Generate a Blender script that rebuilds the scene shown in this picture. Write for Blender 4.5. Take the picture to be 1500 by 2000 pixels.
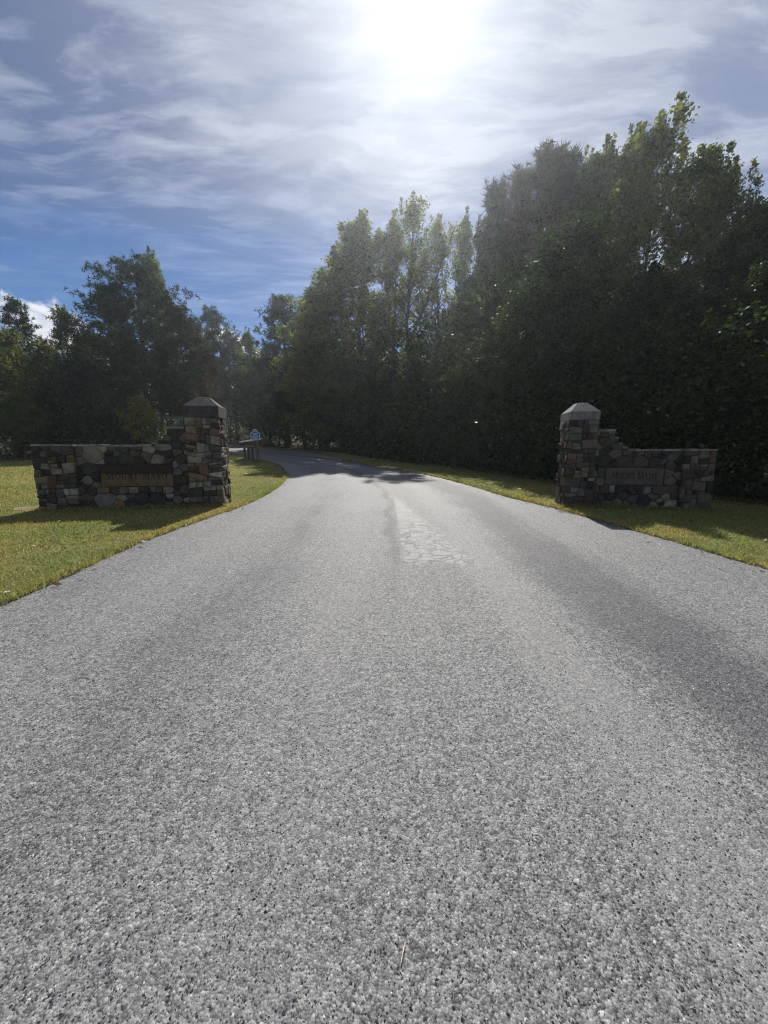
import bpy, math, random
import numpy as np
from mathutils import Vector, Matrix

# ------------------------------------------------------------------ camera, sky, sun, exposure
scene = bpy.context.scene
for o in list(bpy.data.objects):
    bpy.data.objects.remove(o)
COL = scene.collection

EYE = 1.5                       # eye height above the road
FPX = 751.0                     # focal length for a 1500 x 2000 picture
PITCH = math.atan(120 / FPX)    # camera tilted a little down
cam_data = bpy.data.cameras.new('camera')
cam_data.sensor_fit = 'VERTICAL'
cam_data.sensor_height = 36.0
cam_data.lens = FPX / 2000 * 36.0
cam_data.clip_start = 0.05
cam_data.clip_end = 3000
cam = bpy.data.objects.new('camera', cam_data)
COL.objects.link(cam)
cam.location = (0, 0, EYE)
cam.rotation_euler = (math.pi / 2 - PITCH, 0, 0)
scene.camera = cam

SUN_EL = math.radians(44.3)
SUN_AZ = math.radians(5.2)      # to the right of straight ahead (+Y)
SUN_DIR = Vector((math.sin(SUN_AZ) * math.cos(SUN_EL), math.cos(SUN_AZ) * math.cos(SUN_EL), math.sin(SUN_EL)))
sun_data = bpy.data.lights.new('sun', 'SUN')
sun_data.energy = 5.0
sun_data.angle = math.radians(0.6)
sun_data.color = (1.0, 0.955, 0.88)
sun = bpy.data.objects.new('sun', sun_data)
COL.objects.link(sun)
sun.location = (5, 40, 60)
sun.rotation_euler = (-SUN_DIR).to_track_quat('-Z', 'Y').to_euler()

scene.view_settings.view_transform = 'Standard'
scene.view_settings.look = 'None'
scene.view_settings.gamma = 1.0
scene.view_settings.use_curve_mapping = False
scene.view_settings.exposure = 0.45
scene.cycles.filter_width = 1.15
scene.cycles.use_denoising = True
scene.cycles.denoising_prefilter = 'NONE'
scene.cycles.max_bounces = 7
scene.cycles.diffuse_bounces = 3
scene.cycles.transmission_bounces = 4
scene.cycles.sample_clamp_indirect = 6.0


class NT:
    """small helper around a node tree"""
    def __init__(self, tree):
        self.t = tree
        self.n = tree.nodes
        self.n.clear()

    def add(self, typ, ins=None, **kw):
        nd = self.n.new(typ)
        for k, v in kw.items():
            setattr(nd, k, v)
        for k, v in (ins or {}).items():
            self.put(nd, k, v)
        return nd

    def put(self, nd, k, v):
        sock = nd.inputs[k]
        if isinstance(v, bpy.types.Node):
            v = v.outputs[0]
        if isinstance(v, bpy.types.NodeSocket):
            self.t.links.new(v, sock)
        else:
            sock.default_value = v

    def math(self, op, a, b=0.0, c=0.0, clamp=False):
        nd = self.n.new('ShaderNodeMath')
        nd.operation = op
        nd.use_clamp = clamp
        self.put(nd, 0, a)
        self.put(nd, 1, b)
        if op in ('MULTIPLY_ADD', 'SMOOTH_MIN', 'WRAP'):
            self.put(nd, 2, c)
        return nd.outputs[0]

    def vmath(self, op, a, b=(0, 0, 0), out=0):
        nd = self.n.new('ShaderNodeVectorMath')
        nd.operation = op
        self.put(nd, 0, a)
        if op == 'SCALE':
            self.put(nd, 'Scale', b)
        else:
            self.put(nd, 1, b)
        return nd.outputs['Value'] if op in ('DOT_PRODUCT', 'LENGTH', 'DISTANCE') else nd.outputs[0]

    def smooth(self, v, lo, hi, a=0.0, b=1.0):
        nd = self.n.new('ShaderNodeMapRange')
        nd.interpolation_type = 'SMOOTHSTEP'
        self.put(nd, 'Value', v)
        for k, x in (('From Min', lo), ('From Max', hi), ('To Min', a), ('To Max', b)):
            self.put(nd, k, x)
        return nd.outputs[0]

    def mix(self, f, a, b, blend='MIX'):
        nd = self.n.new('ShaderNodeMix')
        nd.data_type = 'RGBA'
        nd.blend_type = blend
        self.put(nd, 0, f)
        for i, v in ((6, a), (7, b)):
            if isinstance(v, (tuple, list)) and len(v) == 3:
                v = (*v, 1)
            self.put(nd, i, v)
        return nd.outputs[2]

    def ramp(self, f, stops, interp='LINEAR'):
        nd = self.n.new('ShaderNodeValToRGB')
        nd.color_ramp.interpolation = interp
        el = nd.color_ramp.elements
        while len(el) < len(stops):
            el.new(0.5)
        for e, (p, c) in zip(el, stops):
            e.position = p
            e.color = (*c, 1) if len(c) == 3 else c
        self.put(nd, 0, f)
        return nd.outputs[0]

    def noise(self, vec, scale, detail=4, rough=0.55, dist=0.0, out=0):
        nd = self.n.new('ShaderNodeTexNoise')
        if vec is not None:
            self.put(nd, 'Vector', vec)
        nd.inputs['Scale'].default_value = scale
        nd.inputs['Detail'].default_value = detail
        nd.inputs['Roughness'].default_value = rough
        nd.inputs['Distortion'].default_value = dist
        return nd.outputs[out]


def build_world():
    w = bpy.data.worlds.new('World')
    scene.world = w
    w.use_nodes = True
    t = NT(w.node_tree)
    out = t.add('ShaderNodeOutputWorld')
    d = t.add('ShaderNodeTexCoord').outputs['Generated']
    sky = t.add('ShaderNodeTexSky', sky_type='NISHITA')
    sky.sun_disc = False
    sky.sun_elevation = SUN_EL
    sky.sun_rotation = SUN_AZ
    sky.air_density = 1.0
    sky.dust_density = 0.0
    sky.ozone_density = 6.0
    bg_sky = t.add('ShaderNodeBackground', {'Color': t.mix(1.0, sky, (0.70, 0.90, 1.08), 'MULTIPLY'), 'Strength': 0.055})

    sep = t.add('ShaderNodeSeparateXYZ', {0: d})
    z = t.math('MAXIMUM', sep.outputs[2], 0.06)
    px = t.math('DIVIDE', sep.outputs[0], z)
    py = t.math('DIVIDE', sep.outputs[1], z)
    p = t.add('ShaderNodeCombineXYZ', {0: px, 1: py}).outputs[0]
    # cirrus sheet: coordinates on a flat cloud layer, warped and drawn out into streaks
    wrp = t.noise(p, 1.1, 3, 0.5, out=1)
    pw = t.vmath('ADD', p, t.vmath('SCALE', t.vmath('SUBTRACT', wrp, (0.5, 0.5, 0.5)), 0.40))
    mp = t.add('ShaderNodeMapping', {'Vector': pw})
    mp.inputs['Rotation'].default_value = (0, 0, math.radians(24))
    mp.inputs['Scale'].default_value = (0.75, 2.3, 1)
    streak = t.noise(mp.outputs[0], 1.15, 9, 0.58, 0.12)
    mp2 = t.add('ShaderNodeMapping', {'Vector': pw})
    mp2.inputs['Rotation'].default_value = (0, 0, math.radians(-12))
    mp2.inputs['Scale'].default_value = (1.0, 2.6, 1)
    mp2.inputs['Location'].default_value = (3.7, 1.9, 0)
    wisps = t.noise(mp2.outputs[0], 3.0, 9, 0.60, 0.15)
    big = t.noise(p, 0.9, 4, 0.5)
    # the sheet thins out towards the far (low) side
    edge = t.math('ADD', py, t.math('MULTIPLY', t.math('SUBTRACT', streak, 0.5), 2.2))
    edge = t.math('SUBTRACT', edge, t.math('MULTIPLY', px, 0.30))
    sheet = t.smooth(edge, 1.75, 2.55, 1.0, 0.0)
    body = t.math('MULTIPLY_ADD', streak, 1.0, 0.22)
    body = t.math('MULTIPLY_ADD', t.math('SUBTRACT', big, 0.5), 0.5, body)
    cover = t.math('MULTIPLY', sheet, body, clamp=True)
    # thin loose streaks below the sheet
    low = t.math('MULTIPLY', t.smooth(streak, 0.50, 0.74), t.smooth(py, 1.2, 1.8))
    low = t.math('MULTIPLY', low, t.smooth(py, 6.0, 3.2))
    cover = t.math('MAXIMUM', cover, t.math('MULTIPLY', low, 0.7))
    # forward scattering towards the sun
    ca = t.vmath('DOT_PRODUCT', t.vmath('NORMALIZE', d), tuple(SUN_DIR))
    ang = t.math('ARCCOSINE', t.math('MINIMUM', ca, 0.999999))
    def lobe(sig, p2=1.6):
        return t.math('EXPONENT', t.math('MULTIPLY', t.math('POWER', t.math('DIVIDE', ang, sig), p2), -1.0))
    g1, g2, g3 = lobe(math.radians(3.0), 1.6), lobe(math.radians(13), 1.4), lobe(math.radians(27), 1.4)
    bright = t.math('MULTIPLY_ADD', t.smooth(wisps, 0.43, 0.66), 0.60, t.math('MULTIPLY', t.smooth(streak, 0.42, 0.62), 0.6))
    # the sheet is thicker and paler towards the right
    bright = t.math('ADD', t.math('MULTIPLY', bright, 0.95), t.smooth(px, -0.4, 1.6, -0.08, 0.42))
    ccol = t.mix(bright, (0.075, 0.100, 0.190), (0.46, 0.49, 0.56))
    ccol = t.mix(t.math('MULTIPLY', g3, 0.75), ccol, (0.37, 0.385, 0.42))
    bg_cloud = t.add('ShaderNodeBackground', {'Color': ccol, 'Strength': 1.0})
    cover = t.math('MAXIMUM', cover, t.math('MULTIPLY', g3, 0.9))
    mix1 = t.add('ShaderNodeMixShader', {0: cover, 1: bg_sky, 2: bg_cloud})
    # a line of small cumulus low over the horizon
    el = t.math('ARCSINE', sep.outputs[2])
    cum = t.noise(t.vmath('MULTIPLY', d, (1, 1, 1.5)), 9.0, 7, 0.58, 0.2)
    top = t.smooth(el, math.radians(18.5), math.radians(13.0))
    cmask = t.smooth(t.math('MULTIPLY', cum, t.math('MULTIPLY_ADD', top, 0.55, 0.5)), 0.47, 0.56)
    cmask = t.math('MULTIPLY', cmask, t.smooth(el, math.radians(19.5), math.radians(17)))
    puff = t.mix(t.smooth(cum, 0.45, 0.7), (0.40, 0.44, 0.52), (0.72, 0.74, 0.78))
    bg_puff = t.add('ShaderNodeBackground', {'Color': puff, 'Strength': 1.0})
    mix2 = t.add('ShaderNodeMixShader', {0: cmask, 1: mix1, 2: bg_puff})
    # sunlight glowing through the thin cloud round the sun
    glow = t.math('ADD', t.math('MULTIPLY', g1, 0.55), t.math('MULTIPLY', g2, 0.07))
    glow = t.math('MULTIPLY', glow, t.math('MULTIPLY_ADD', wisps, 0.5, 0.75))
    bg_glow = t.add('ShaderNodeBackground', {'Color': (1.0, 0.985, 0.955, 1), 'Strength': glow})
    add = t.add('ShaderNodeAddShader', {0: mix2, 1: bg_glow})
    t.put(out, 'Surface', add)


build_world()

# ------------------------------------------------------------------ helpers
rnd = random.Random(11)
rng = np.random.default_rng(7)


def terr(x, y):
    y = np.asarray(y, float)
    m = np.clip(y - 20, 0, 40)
    return 0.033 * y + 0.0004 * m * m + np.where(y > 60, 0.032 * (y - 60), 0)


def tz(x, y):
    return float(terr(x, y))


def tag(o, label=None, cat=None, group=None, kind=None):
    for k, v in (('label', label), ('category', cat), ('group', group), ('kind', kind)):
        if v:
            o[k] = v
    return o


def link(name, me, mat=None, parent=None, loc=None):
    o = bpy.data.objects.new(name, me)
    COL.objects.link(o)
    if mat is not None and me is not None and not me.materials:
        me.materials.append(mat)
    if parent is not None:
        o.parent = parent
    if loc is not None:
        o.location = loc
    return o


def empty(name, loc, rz=0.0):
    o = bpy.data.objects.new(name, None)
    COL.objects.link(o)
    o.location = loc
    o.rotation_euler = (0, 0, rz)
    o.empty_display_size = 0.3
    return o


def mesh_py(name, verts, faces, smooth=False):
    me = bpy.data.meshes.new(name)
    me.from_pydata([tuple(v) for v in verts], [], faces)
    me.update()
    if smooth:
        me.polygons.foreach_set('use_smooth', [True] * len(me.polygons))
    return me


def mesh_np(name, verts, faces):
    """faces: (n,k) index array, all faces with k corners"""
    me = bpy.data.meshes.new(name)
    v = np.asarray(verts, np.float32)
    fc = np.asarray(faces, np.int32)
    n, k = fc.shape
    me.vertices.add(len(v))
    me.vertices.foreach_set('co', v.ravel())
    me.loops.add(n * k)
    me.loops.foreach_set('vertex_index', fc.ravel())
    me.polygons.add(n)
    me.polygons.foreach_set('loop_start', np.arange(0, n * k, k, dtype=np.int32))
    me.polygons.foreach_set('loop_total', np.full(n, k, np.int32))
    me.update(calc_edges=True)
    return me


class MB:
    """collects boxes, bars and prisms for one mesh"""
    def __init__(self):
        self.v, self.f = [], []

    def raw(self, vs, fs):
        b = len(self.v)
        self.v += [tuple(x) for x in vs]
        self.f += [tuple(i + b for i in q) for q in fs]

    def box(self, x0, x1, y0, y1, z0, z1, bev=0.0):
        if bev <= 0:
            vs = [(x, y, z) for z in (z0, z1) for y in (y0, y1) for x in (x0, x1)]
            self.raw(vs, [(0, 2, 3, 1), (4, 5, 7, 6), (0, 1, 5, 4), (1, 3, 7, 5), (3, 2, 6, 7), (2, 0, 4, 6)])
            return
        b = bev
        rings = []
        for z, i in ((z0, b), (z0 + b, 0), (z1 - b, 0), (z1, b)):
            rings.append([(x0 + i + (0 if not i else 0), y0 + i, z), (x1 - i, y0 + i, z), (x1 - i, y1 - i, z), (x0 + i, y1 - i, z)])
        vs = [p for r in rings for p in r]
        fs = [(3, 2, 1, 0), (12, 13, 14, 15)]
        for k in range(3):
            for j in range(4):
                a = k * 4 + j
                c = k * 4 + (j + 1) % 4
                fs.append((a, c, c + 4, a + 4))
        self.raw(vs, fs)

    def tube(self, pts, rads, n=6, cap=True):
        pts = [Vector(p) for p in pts]
        rings = []
        up = Vector((0.31, 0.95, 0.05))
        for i, p in enumerate(pts):
            d = (pts[min(i + 1, len(pts) - 1)] - pts[max(i - 1, 0)]).normalized()
            a = d.cross(up)
            if a.length < 0.05:
                a = d.cross(Vector((1, 0, 0)))
            a.normalize()
            b = d.cross(a)
            rings.append([p + (a * math.cos(2 * math.pi * k / n) + b * math.sin(2 * math.pi * k / n)) * rads[i] for k in range(n)])
        vs = [q for r in rings for q in r]
        fs = []
        for i in range(len(pts) - 1):
            for k in range(n):
                fs.append((i * n + k, i * n + (k + 1) % n, (i + 1) * n + (k + 1) % n, (i + 1) * n + k))
        if cap:
            fs.append(tuple(range((len(pts) - 1) * n, len(pts) * n)))
        self.raw(vs, fs)

    def mesh(self, name, smooth=False):
        return mesh_py(name, self.v, self.f, smooth)


def mat_new(name):
    m = bpy.data.materials.new(name)
    m.use_nodes = True
    return m, NT(m.node_tree)


def ground_pt(u, v):
    """where the sight line through a point of the 1500 x 2000 picture meets the ground"""
    a, b = (u - 750) / FPX, (1000 - v) / FPX
    d = (a, math.cos(PITCH) + b * math.sin(PITCH), -math.sin(PITCH) + b * math.cos(PITCH))
    t = 0.3
    while t < 400:
        if EYE + d[2] * t <= tz(0, d[1] * t):
            break
        t *= 1.001
    return d[0] * t, d[1] * t


def spot(u, v, y):
    """a real position at forward distance y: sideways offset and height of a sight line there"""
    a, b = (u - 750) / FPX, (1000 - v) / FPX
    dy = math.cos(PITCH) + b * math.sin(PITCH)
    dz = -math.sin(PITCH) + b * math.cos(PITCH)
    return a * y / dy, EYE + dz * y / dy


# ------------------------------------------------------------------ materials
def m_principled(name, base, rough=0.85, bump=None, spec=0.3):
    """base(t, coord) -> colour socket; bump(t, coord) -> (height socket, strength, distance)"""
    m, t = mat_new(name)
    out = t.add('ShaderNodeOutputMaterial')
    co = t.add('ShaderNodeTexCoord').outputs['Object']
    p = t.add('ShaderNodeBsdfPrincipled', {'Roughness': rough, 'Specular IOR Level': spec})
    c = base(t, co) if callable(base) else base
    t.put(p, 'Base Color', (*c, 1) if isinstance(c, tuple) and len(c) == 3 else c)
    if bump:
        h, s, dist = bump(t, co)
        t.put(p, 'Normal', t.add('ShaderNodeBump', {'Height': h, 'Strength': s, 'Distance': dist}))
    t.put(out, 'Surface', p)
    return m


def m_stone():
    m, t = mat_new('rubble_stone')
    out = t.add('ShaderNodeOutputMaterial')
    co = t.add('ShaderNodeTexCoord').outputs['Object']
    oi = t.add('ShaderNodeObjectInfo')
    off = t.vmath('ADD', co, t.vmath('SCALE', oi.outputs['Location'], 3.7))
    n1 = t.noise(off, 9, 6, 0.65, 0.4)
    n2 = t.noise(t.vmath('MULTIPLY', off, (1, 1, 4)), 22, 5, 0.7)
    n3 = t.noise(off, 60, 3, 0.6)
    c = t.mix(t.smooth(n1, 0.3, 0.72), t.mix(1.0, oi.outputs['Color'], (0.55, 0.53, 0.52), 'MULTIPLY'), oi.outputs['Color'])
    c = t.mix(t.smooth(n2, 0.56, 0.75, 0, 0.4), c, (0.30, 0.27, 0.22))
    c = t.mix(t.smooth(t.noise(off, 4.0, 4, 0.6), 0.55, 0.75, 0, 0.6), c, (0.045, 0.048, 0.04))
    p = t.add('ShaderNodeBsdfPrincipled', {'Base Color': c, 'Roughness': 0.82, 'Specular IOR Level': 0.3})
    h = t.math('ADD', t.math('MULTIPLY', n1, 1.0), t.math('MULTIPLY_ADD', n2, 0.5, t.math('MULTIPLY', n3, 0.2)))
    t.put(p, 'Normal', t.add('ShaderNodeBump', {'Height': h, 'Strength': 0.8, 'Distance': 0.03}))
    t.put(out, 'Surface', p)
    return m


def m_leaf(name, cols, trans, rough=0.45, tw=0.45, gloss=0.12):
    """leaf or needle: several tones picked leaf by leaf, light passes through"""
    m, t = mat_new(name)
    out = t.add('ShaderNodeOutputMaterial')
    g = t.add('ShaderNodeNewGeometry')
    oi = t.add('ShaderNodeObjectInfo')
    r = t.math('FRACT', t.math('ADD', g.outputs['Random Per Island'], t.math('MULTIPLY', oi.outputs['Random'], 0.13)))
    c = t.ramp(r, [(i / (len(cols) - 1), k) for i, k in enumerate(cols)])
    pos = g.outputs['Position']
    n = t.noise(pos, 0.55, 3, 0.5)
    c = t.mix(t.smooth(n, 0.35, 0.68), t.mix(1.0, c, (0.72, 0.80, 0.85), 'MULTIPLY'), t.mix(1.0, c, (1.2, 1.12, 0.85), 'MULTIPLY'))
    ct = t.mix(1.0, c, trans, 'MULTIPLY')
    dif = t.add('ShaderNodeBsdfDiffuse', {'Color': c})
    trn = t.add('ShaderNodeBsdfTranslucent', {'Color': ct})
    gls = t.add('ShaderNodeBsdfGlossy', {'Color': (0.9, 0.95, 1.0, 1), 'Roughness': rough})
    mx = t.add('ShaderNodeMixShader', {0: tw, 1: dif, 2: trn})
    fr = t.add('ShaderNodeFresnel', {'IOR': 1.4})
    mg = t.add('ShaderNodeMixShader', {0: t.math('MULTIPLY', fr, gloss / 0.12 * 0.06), 1: mx, 2: gls})
    t.put(out, 'Surface', mg)
    return m


M = {}
M['stone'] = m_stone()
M['mortar'] = m_principled('dark_mortar', lambda t, c: t.mix(t.noise(c, 14, 5), (0.020, 0.019, 0.018), (0.060, 0.055, 0.050)), 0.95,
                           lambda t, c: (t.noise(c, 40, 4), 0.7, 0.02))
M['coping'] = m_principled('coping_stone', lambda t, c: t.mix(t.smooth(t.noise(c, 7, 6, 0.65), 0.35, 0.7), (0.09, 0.084, 0.075), (0.24, 0.225, 0.20)), 0.9,
                           lambda t, c: (t.noise(c, 30, 5), 0.7, 0.02))


def _concrete(dark, light):
    def base(t, c):
        n = t.noise(c, 5, 6, 0.65)
        k = t.noise(t.vmath('MULTIPLY', c, (1, 1, 0.12)), 14, 4, 0.6)
        a = t.mix(t.smooth(n, 0.3, 0.7), dark, light)
        return t.mix(t.smooth(k, 0.5, 0.72, 0, 0.6), a, tuple(x * 0.5 for x in dark))
    return base


M['cap_dark'] = m_principled('weathered_concrete', _concrete((0.036, 0.033, 0.033), (0.075, 0.070, 0.069)), 0.9, lambda t, c: (t.noise(c, 45, 5), 0.45, 0.01))
M['cap_light'] = m_principled('pale_concrete', _concrete((0.105, 0.10, 0.10), (0.18, 0.173, 0.168)), 0.9, lambda t, c: (t.noise(c, 45, 5), 0.45, 0.01))


def _sandstone(dark_from):
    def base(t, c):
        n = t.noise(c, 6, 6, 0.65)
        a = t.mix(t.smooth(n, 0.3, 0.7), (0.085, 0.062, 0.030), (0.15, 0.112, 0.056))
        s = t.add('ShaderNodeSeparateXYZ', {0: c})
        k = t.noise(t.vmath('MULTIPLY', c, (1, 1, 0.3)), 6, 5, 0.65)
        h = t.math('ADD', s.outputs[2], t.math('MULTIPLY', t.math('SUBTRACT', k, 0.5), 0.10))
        # slab turns near black towards its top, with a noisy edge
        a = t.mix(t.smooth(h, dark_from, dark_from + 0.03, 0, 0.9), a, (0.018, 0.017, 0.015))
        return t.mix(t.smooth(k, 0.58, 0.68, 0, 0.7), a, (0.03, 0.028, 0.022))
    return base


M['slab_dark_top'] = m_principled('dark_top_sandstone', _sandstone(0.015), 0.9, lambda t, c: (t.noise(c, 35, 5), 0.5, 0.01))
M['slab_grey'] = m_principled('grey_sandstone', lambda t, c: t.mix(t.smooth(t.noise(c, 6, 6, 0.65), 0.3, 0.7), (0.055, 0.049, 0.038), (0.095, 0.086, 0.068)), 0.9,
                              lambda t, c: (t.noise(c, 35, 5), 0.5, 0.01))
M['letter'] = m_principled('blackened_letter', (0.012, 0.011, 0.010), 0.7)
M['bark'] = m_principled('grey_bark', lambda t, c: t.mix(t.noise(t.vmath('MULTIPLY', c, (5, 5, 0.8)), 4, 5, 0.65), (0.035, 0.028, 0.022), (0.13, 0.11, 0.09)), 0.95,
                         lambda t, c: (t.noise(t.vmath('MULTIPLY', c, (6, 6, 1)), 5, 4), 0.8, 0.04))
M['pine_bark'] = m_principled('pine_bark', lambda t, c: t.mix(t.noise(t.vmath('MULTIPLY', c, (5, 5, 1.4)), 4, 5, 0.65), (0.030, 0.022, 0.017), (0.12, 0.082, 0.058)), 0.95,
                              lambda t, c: (t.noise(t.vmath('MULTIPLY', c, (6, 6, 1.5)), 5, 4), 0.9, 0.04))
M['wood'] = m_principled('grey_timber', lambda t, c: t.mix(t.noise(t.vmath('MULTIPLY', c, (6, 6, 1)), 6, 5, 0.6), (0.075, 0.060, 0.046), (0.16, 0.138, 0.11)), 0.85)
M['wood_dark'] = m_principled('dark_timber', lambda t, c: t.mix(t.noise(c, 8, 5, 0.6), (0.03, 0.026, 0.022), (0.07, 0.06, 0.05)), 0.85)
M['pale_board'] = m_principled('pale_board', lambda t, c: t.mix(t.noise(c, 6, 5, 0.6), (0.45, 0.45, 0.44), (0.62, 0.62, 0.60)), 0.6)
M['sign_blue'] = m_principled('blue_paint', lambda t, c: t.mix(t.noise(c, 5, 3), (0.015, 0.09, 0.26), (0.025, 0.13, 0.34)), 0.5)
M['sign_white'] = m_principled('white_paint', (0.75, 0.77, 0.8), 0.5)

# leaves
GREEN = [(0.026, 0.048, 0.016), (0.050, 0.082, 0.026), (0.072, 0.104, 0.034), (0.10, 0.125, 0.042), (0.14, 0.135, 0.048)]
OLIVE = [(0.034, 0.054, 0.016), (0.066, 0.092, 0.026), (0.098, 0.120, 0.036), (0.15, 0.15, 0.05), (0.17, 0.13, 0.05)]
YELLOW = [(0.10, 0.125, 0.022), (0.16, 0.17, 0.028), (0.21, 0.195, 0.032), (0.24, 0.21, 0.036), (0.20, 0.15, 0.032)]
RUST = [(0.060, 0.078, 0.026), (0.11, 0.115, 0.036), (0.17, 0.13, 0.045), (0.17, 0.155, 0.05), (0.09, 0.11, 0.034)]
PINE = [(0.016, 0.036, 0.016), (0.024, 0.050, 0.020), (0.034, 0.064, 0.024), (0.046, 0.074, 0.028), (0.060, 0.066, 0.026)]
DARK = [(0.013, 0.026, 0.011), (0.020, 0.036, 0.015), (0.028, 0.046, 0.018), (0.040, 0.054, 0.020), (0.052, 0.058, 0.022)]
TR = (2.1, 2.35, 1.0)
M['green'] = m_leaf('green_leaf', GREEN, TR)
M['olive'] = m_leaf('olive_leaf', OLIVE, TR)
M['yellow'] = m_leaf('yellow_leaf', YELLOW, TR)
M['rust'] = m_leaf('rust_leaf', RUST, TR)
M['needle'] = m_leaf('pine_needle', PINE, (1.2, 1.3, 0.8), 0.4, 0.25)
M['needle_rust'] = m_leaf('browning_needle', [(0.03, 0.045, 0.02), (0.06, 0.06, 0.025), (0.085, 0.062, 0.03), (0.10, 0.065, 0.034), (0.05, 0.06, 0.025)], (1.2, 1.2, 0.8), 0.4, 0.25)
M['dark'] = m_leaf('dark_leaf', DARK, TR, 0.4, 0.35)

# ------------------------------------------------------------------ ground, road
LEFT = [(-14, -9), (-9.5, -6), (-6.2, -3.5), (-4.6, -1), (-3.75, 1.2), (-3.5, 3.3), (-3.54, 4.7), (-3.52, 5.8), (-3.36, 7.2), (-3.17, 8.7), (-3.22, 11.0), (-3.6, 13.9),
        (-4.5, 17.6), (-5.75, 21.2), (-7.0, 23.9), (-8.9, 27.2), (-11.6, 31.6), (-14.6, 35.6), (-21.5, 44), (-30, 54.5), (-41, 68), (-56, 86), (-80, 116)]
RIGHT = [(19, -9), (14, -6), (9.6, -3.5), (7.1, -1), (5.5, 1.6), (4.85, 3.2), (4.46, 4.3), (4.3, 5.3), (4.05, 6.5), (3.72, 8.1), (3.2, 9.8), (2.72, 12.3),
         (1.7, 15.9), (-0.7, 21.2), (-2.3, 25.2), (-3.9, 29.5), (-6.3, 35.4), (-9.6, 40.6), (-19, 50.2), (-28.5, 60.5), (-40.5, 75.5), (-55, 93), (-79, 123)]


def resample(pts, n):
    """smooth curve through the points"""
    p = np.array(pts, float)
    k = len(p)
    ts = np.linspace(0, k - 1, n)
    out = np.zeros((n, 2))
    for j, tt in enumerate(ts):
        i = min(int(tt), k - 2)
        s = tt - i
        p0, p1, p2, p3 = p[max(i - 1, 0)], p[i], p[i + 1], p[min(i + 2, k - 1)]
        out[j] = 0.5 * ((2 * p1) + (-p0 + p2) * s + (2 * p0 - 5 * p1 + 4 * p2 - p3) * s * s + (-p0 + 3 * p1 - 3 * p2 + p3) * s ** 3)
    return out


LC, RC = resample(LEFT, 221), resample(RIGHT, 221)
left_x = lambda y: np.interp(y, LC[:, 1], LC[:, 0])
right_x = lambda y: np.interp(y, RC[:, 1], RC[:, 0])


def add_uv(me, uv_by_vert):
    lay = me.uv_layers.new(name='UVMap')
    vi = np.zeros(len(me.loops), np.int32)
    me.loops.foreach_get('vertex_index', vi)
    lay.data.foreach_set('uv', np.asarray(uv_by_vert, np.float32)[vi].ravel())


def m_ground():
    def base(t, c):
        n1 = t.noise(c, 0.35, 5, 0.6)
        n2 = t.noise(c, 2.4, 5, 0.65)
        n3 = t.noise(c, 38, 4, 0.7)
        g = t.mix(t.smooth(n1, 0.35, 0.65), (0.16, 0.175, 0.058), (0.25, 0.235, 0.088))
        g = t.mix(t.smooth(n2, 0.42, 0.72, 0, 0.75), g, (0.185, 0.150, 0.055))
        g = t.mix(t.smooth(n3, 0.35, 0.6, 0.75, 0), g, (0.030, 0.034, 0.012))
        return g
    return m_principled('lawn_ground', base, 0.95, lambda t, c: (t.noise(c, 45, 5, 0.7), 0.9, 0.03), 0.1)


def m_grass():
    m, t = mat_new('grass_blade')
    out = t.add('ShaderNodeOutputMaterial')
    g = t.add('ShaderNodeNewGeometry')
    pos = g.outputs['Position']
    c = t.ramp(g.outputs['Random Per Island'], [(0, (0.150, 0.160, 0.064)), (0.35, (0.235, 0.230, 0.086)), (0.65, (0.31, 0.280, 0.112)), (0.85, (0.35, 0.305, 0.15)), (1, (0.42, 0.36, 0.21))])
    n = t.noise(pos, 0.45, 4, 0.6)
    c = t.mix(t.smooth(n, 0.38, 0.62), t.mix(1.0, c, (0.72, 0.95, 0.8), 'MULTIPLY'), t.mix(1.0, c, (1.18, 1.05, 1.0), 'MULTIPLY'))
    n2 = t.noise(pos, 2.2, 3, 0.6)
    c = t.mix(t.smooth(n2, 0.55, 0.75, 0, 0.6), c, (0.20, 0.155, 0.065))
    dif = t.add('ShaderNodeBsdfDiffuse', {'Color': c})
    trn = t.add('ShaderNodeBsdfTranslucent', {'Color': t.mix(1.0, c, (1.25, 1.25, 0.95), 'MULTIPLY')})
    t.put(out, 'Surface', t.add('ShaderNodeMixShader', {0: 0.5, 1: dif, 2: trn}))
    return m


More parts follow.
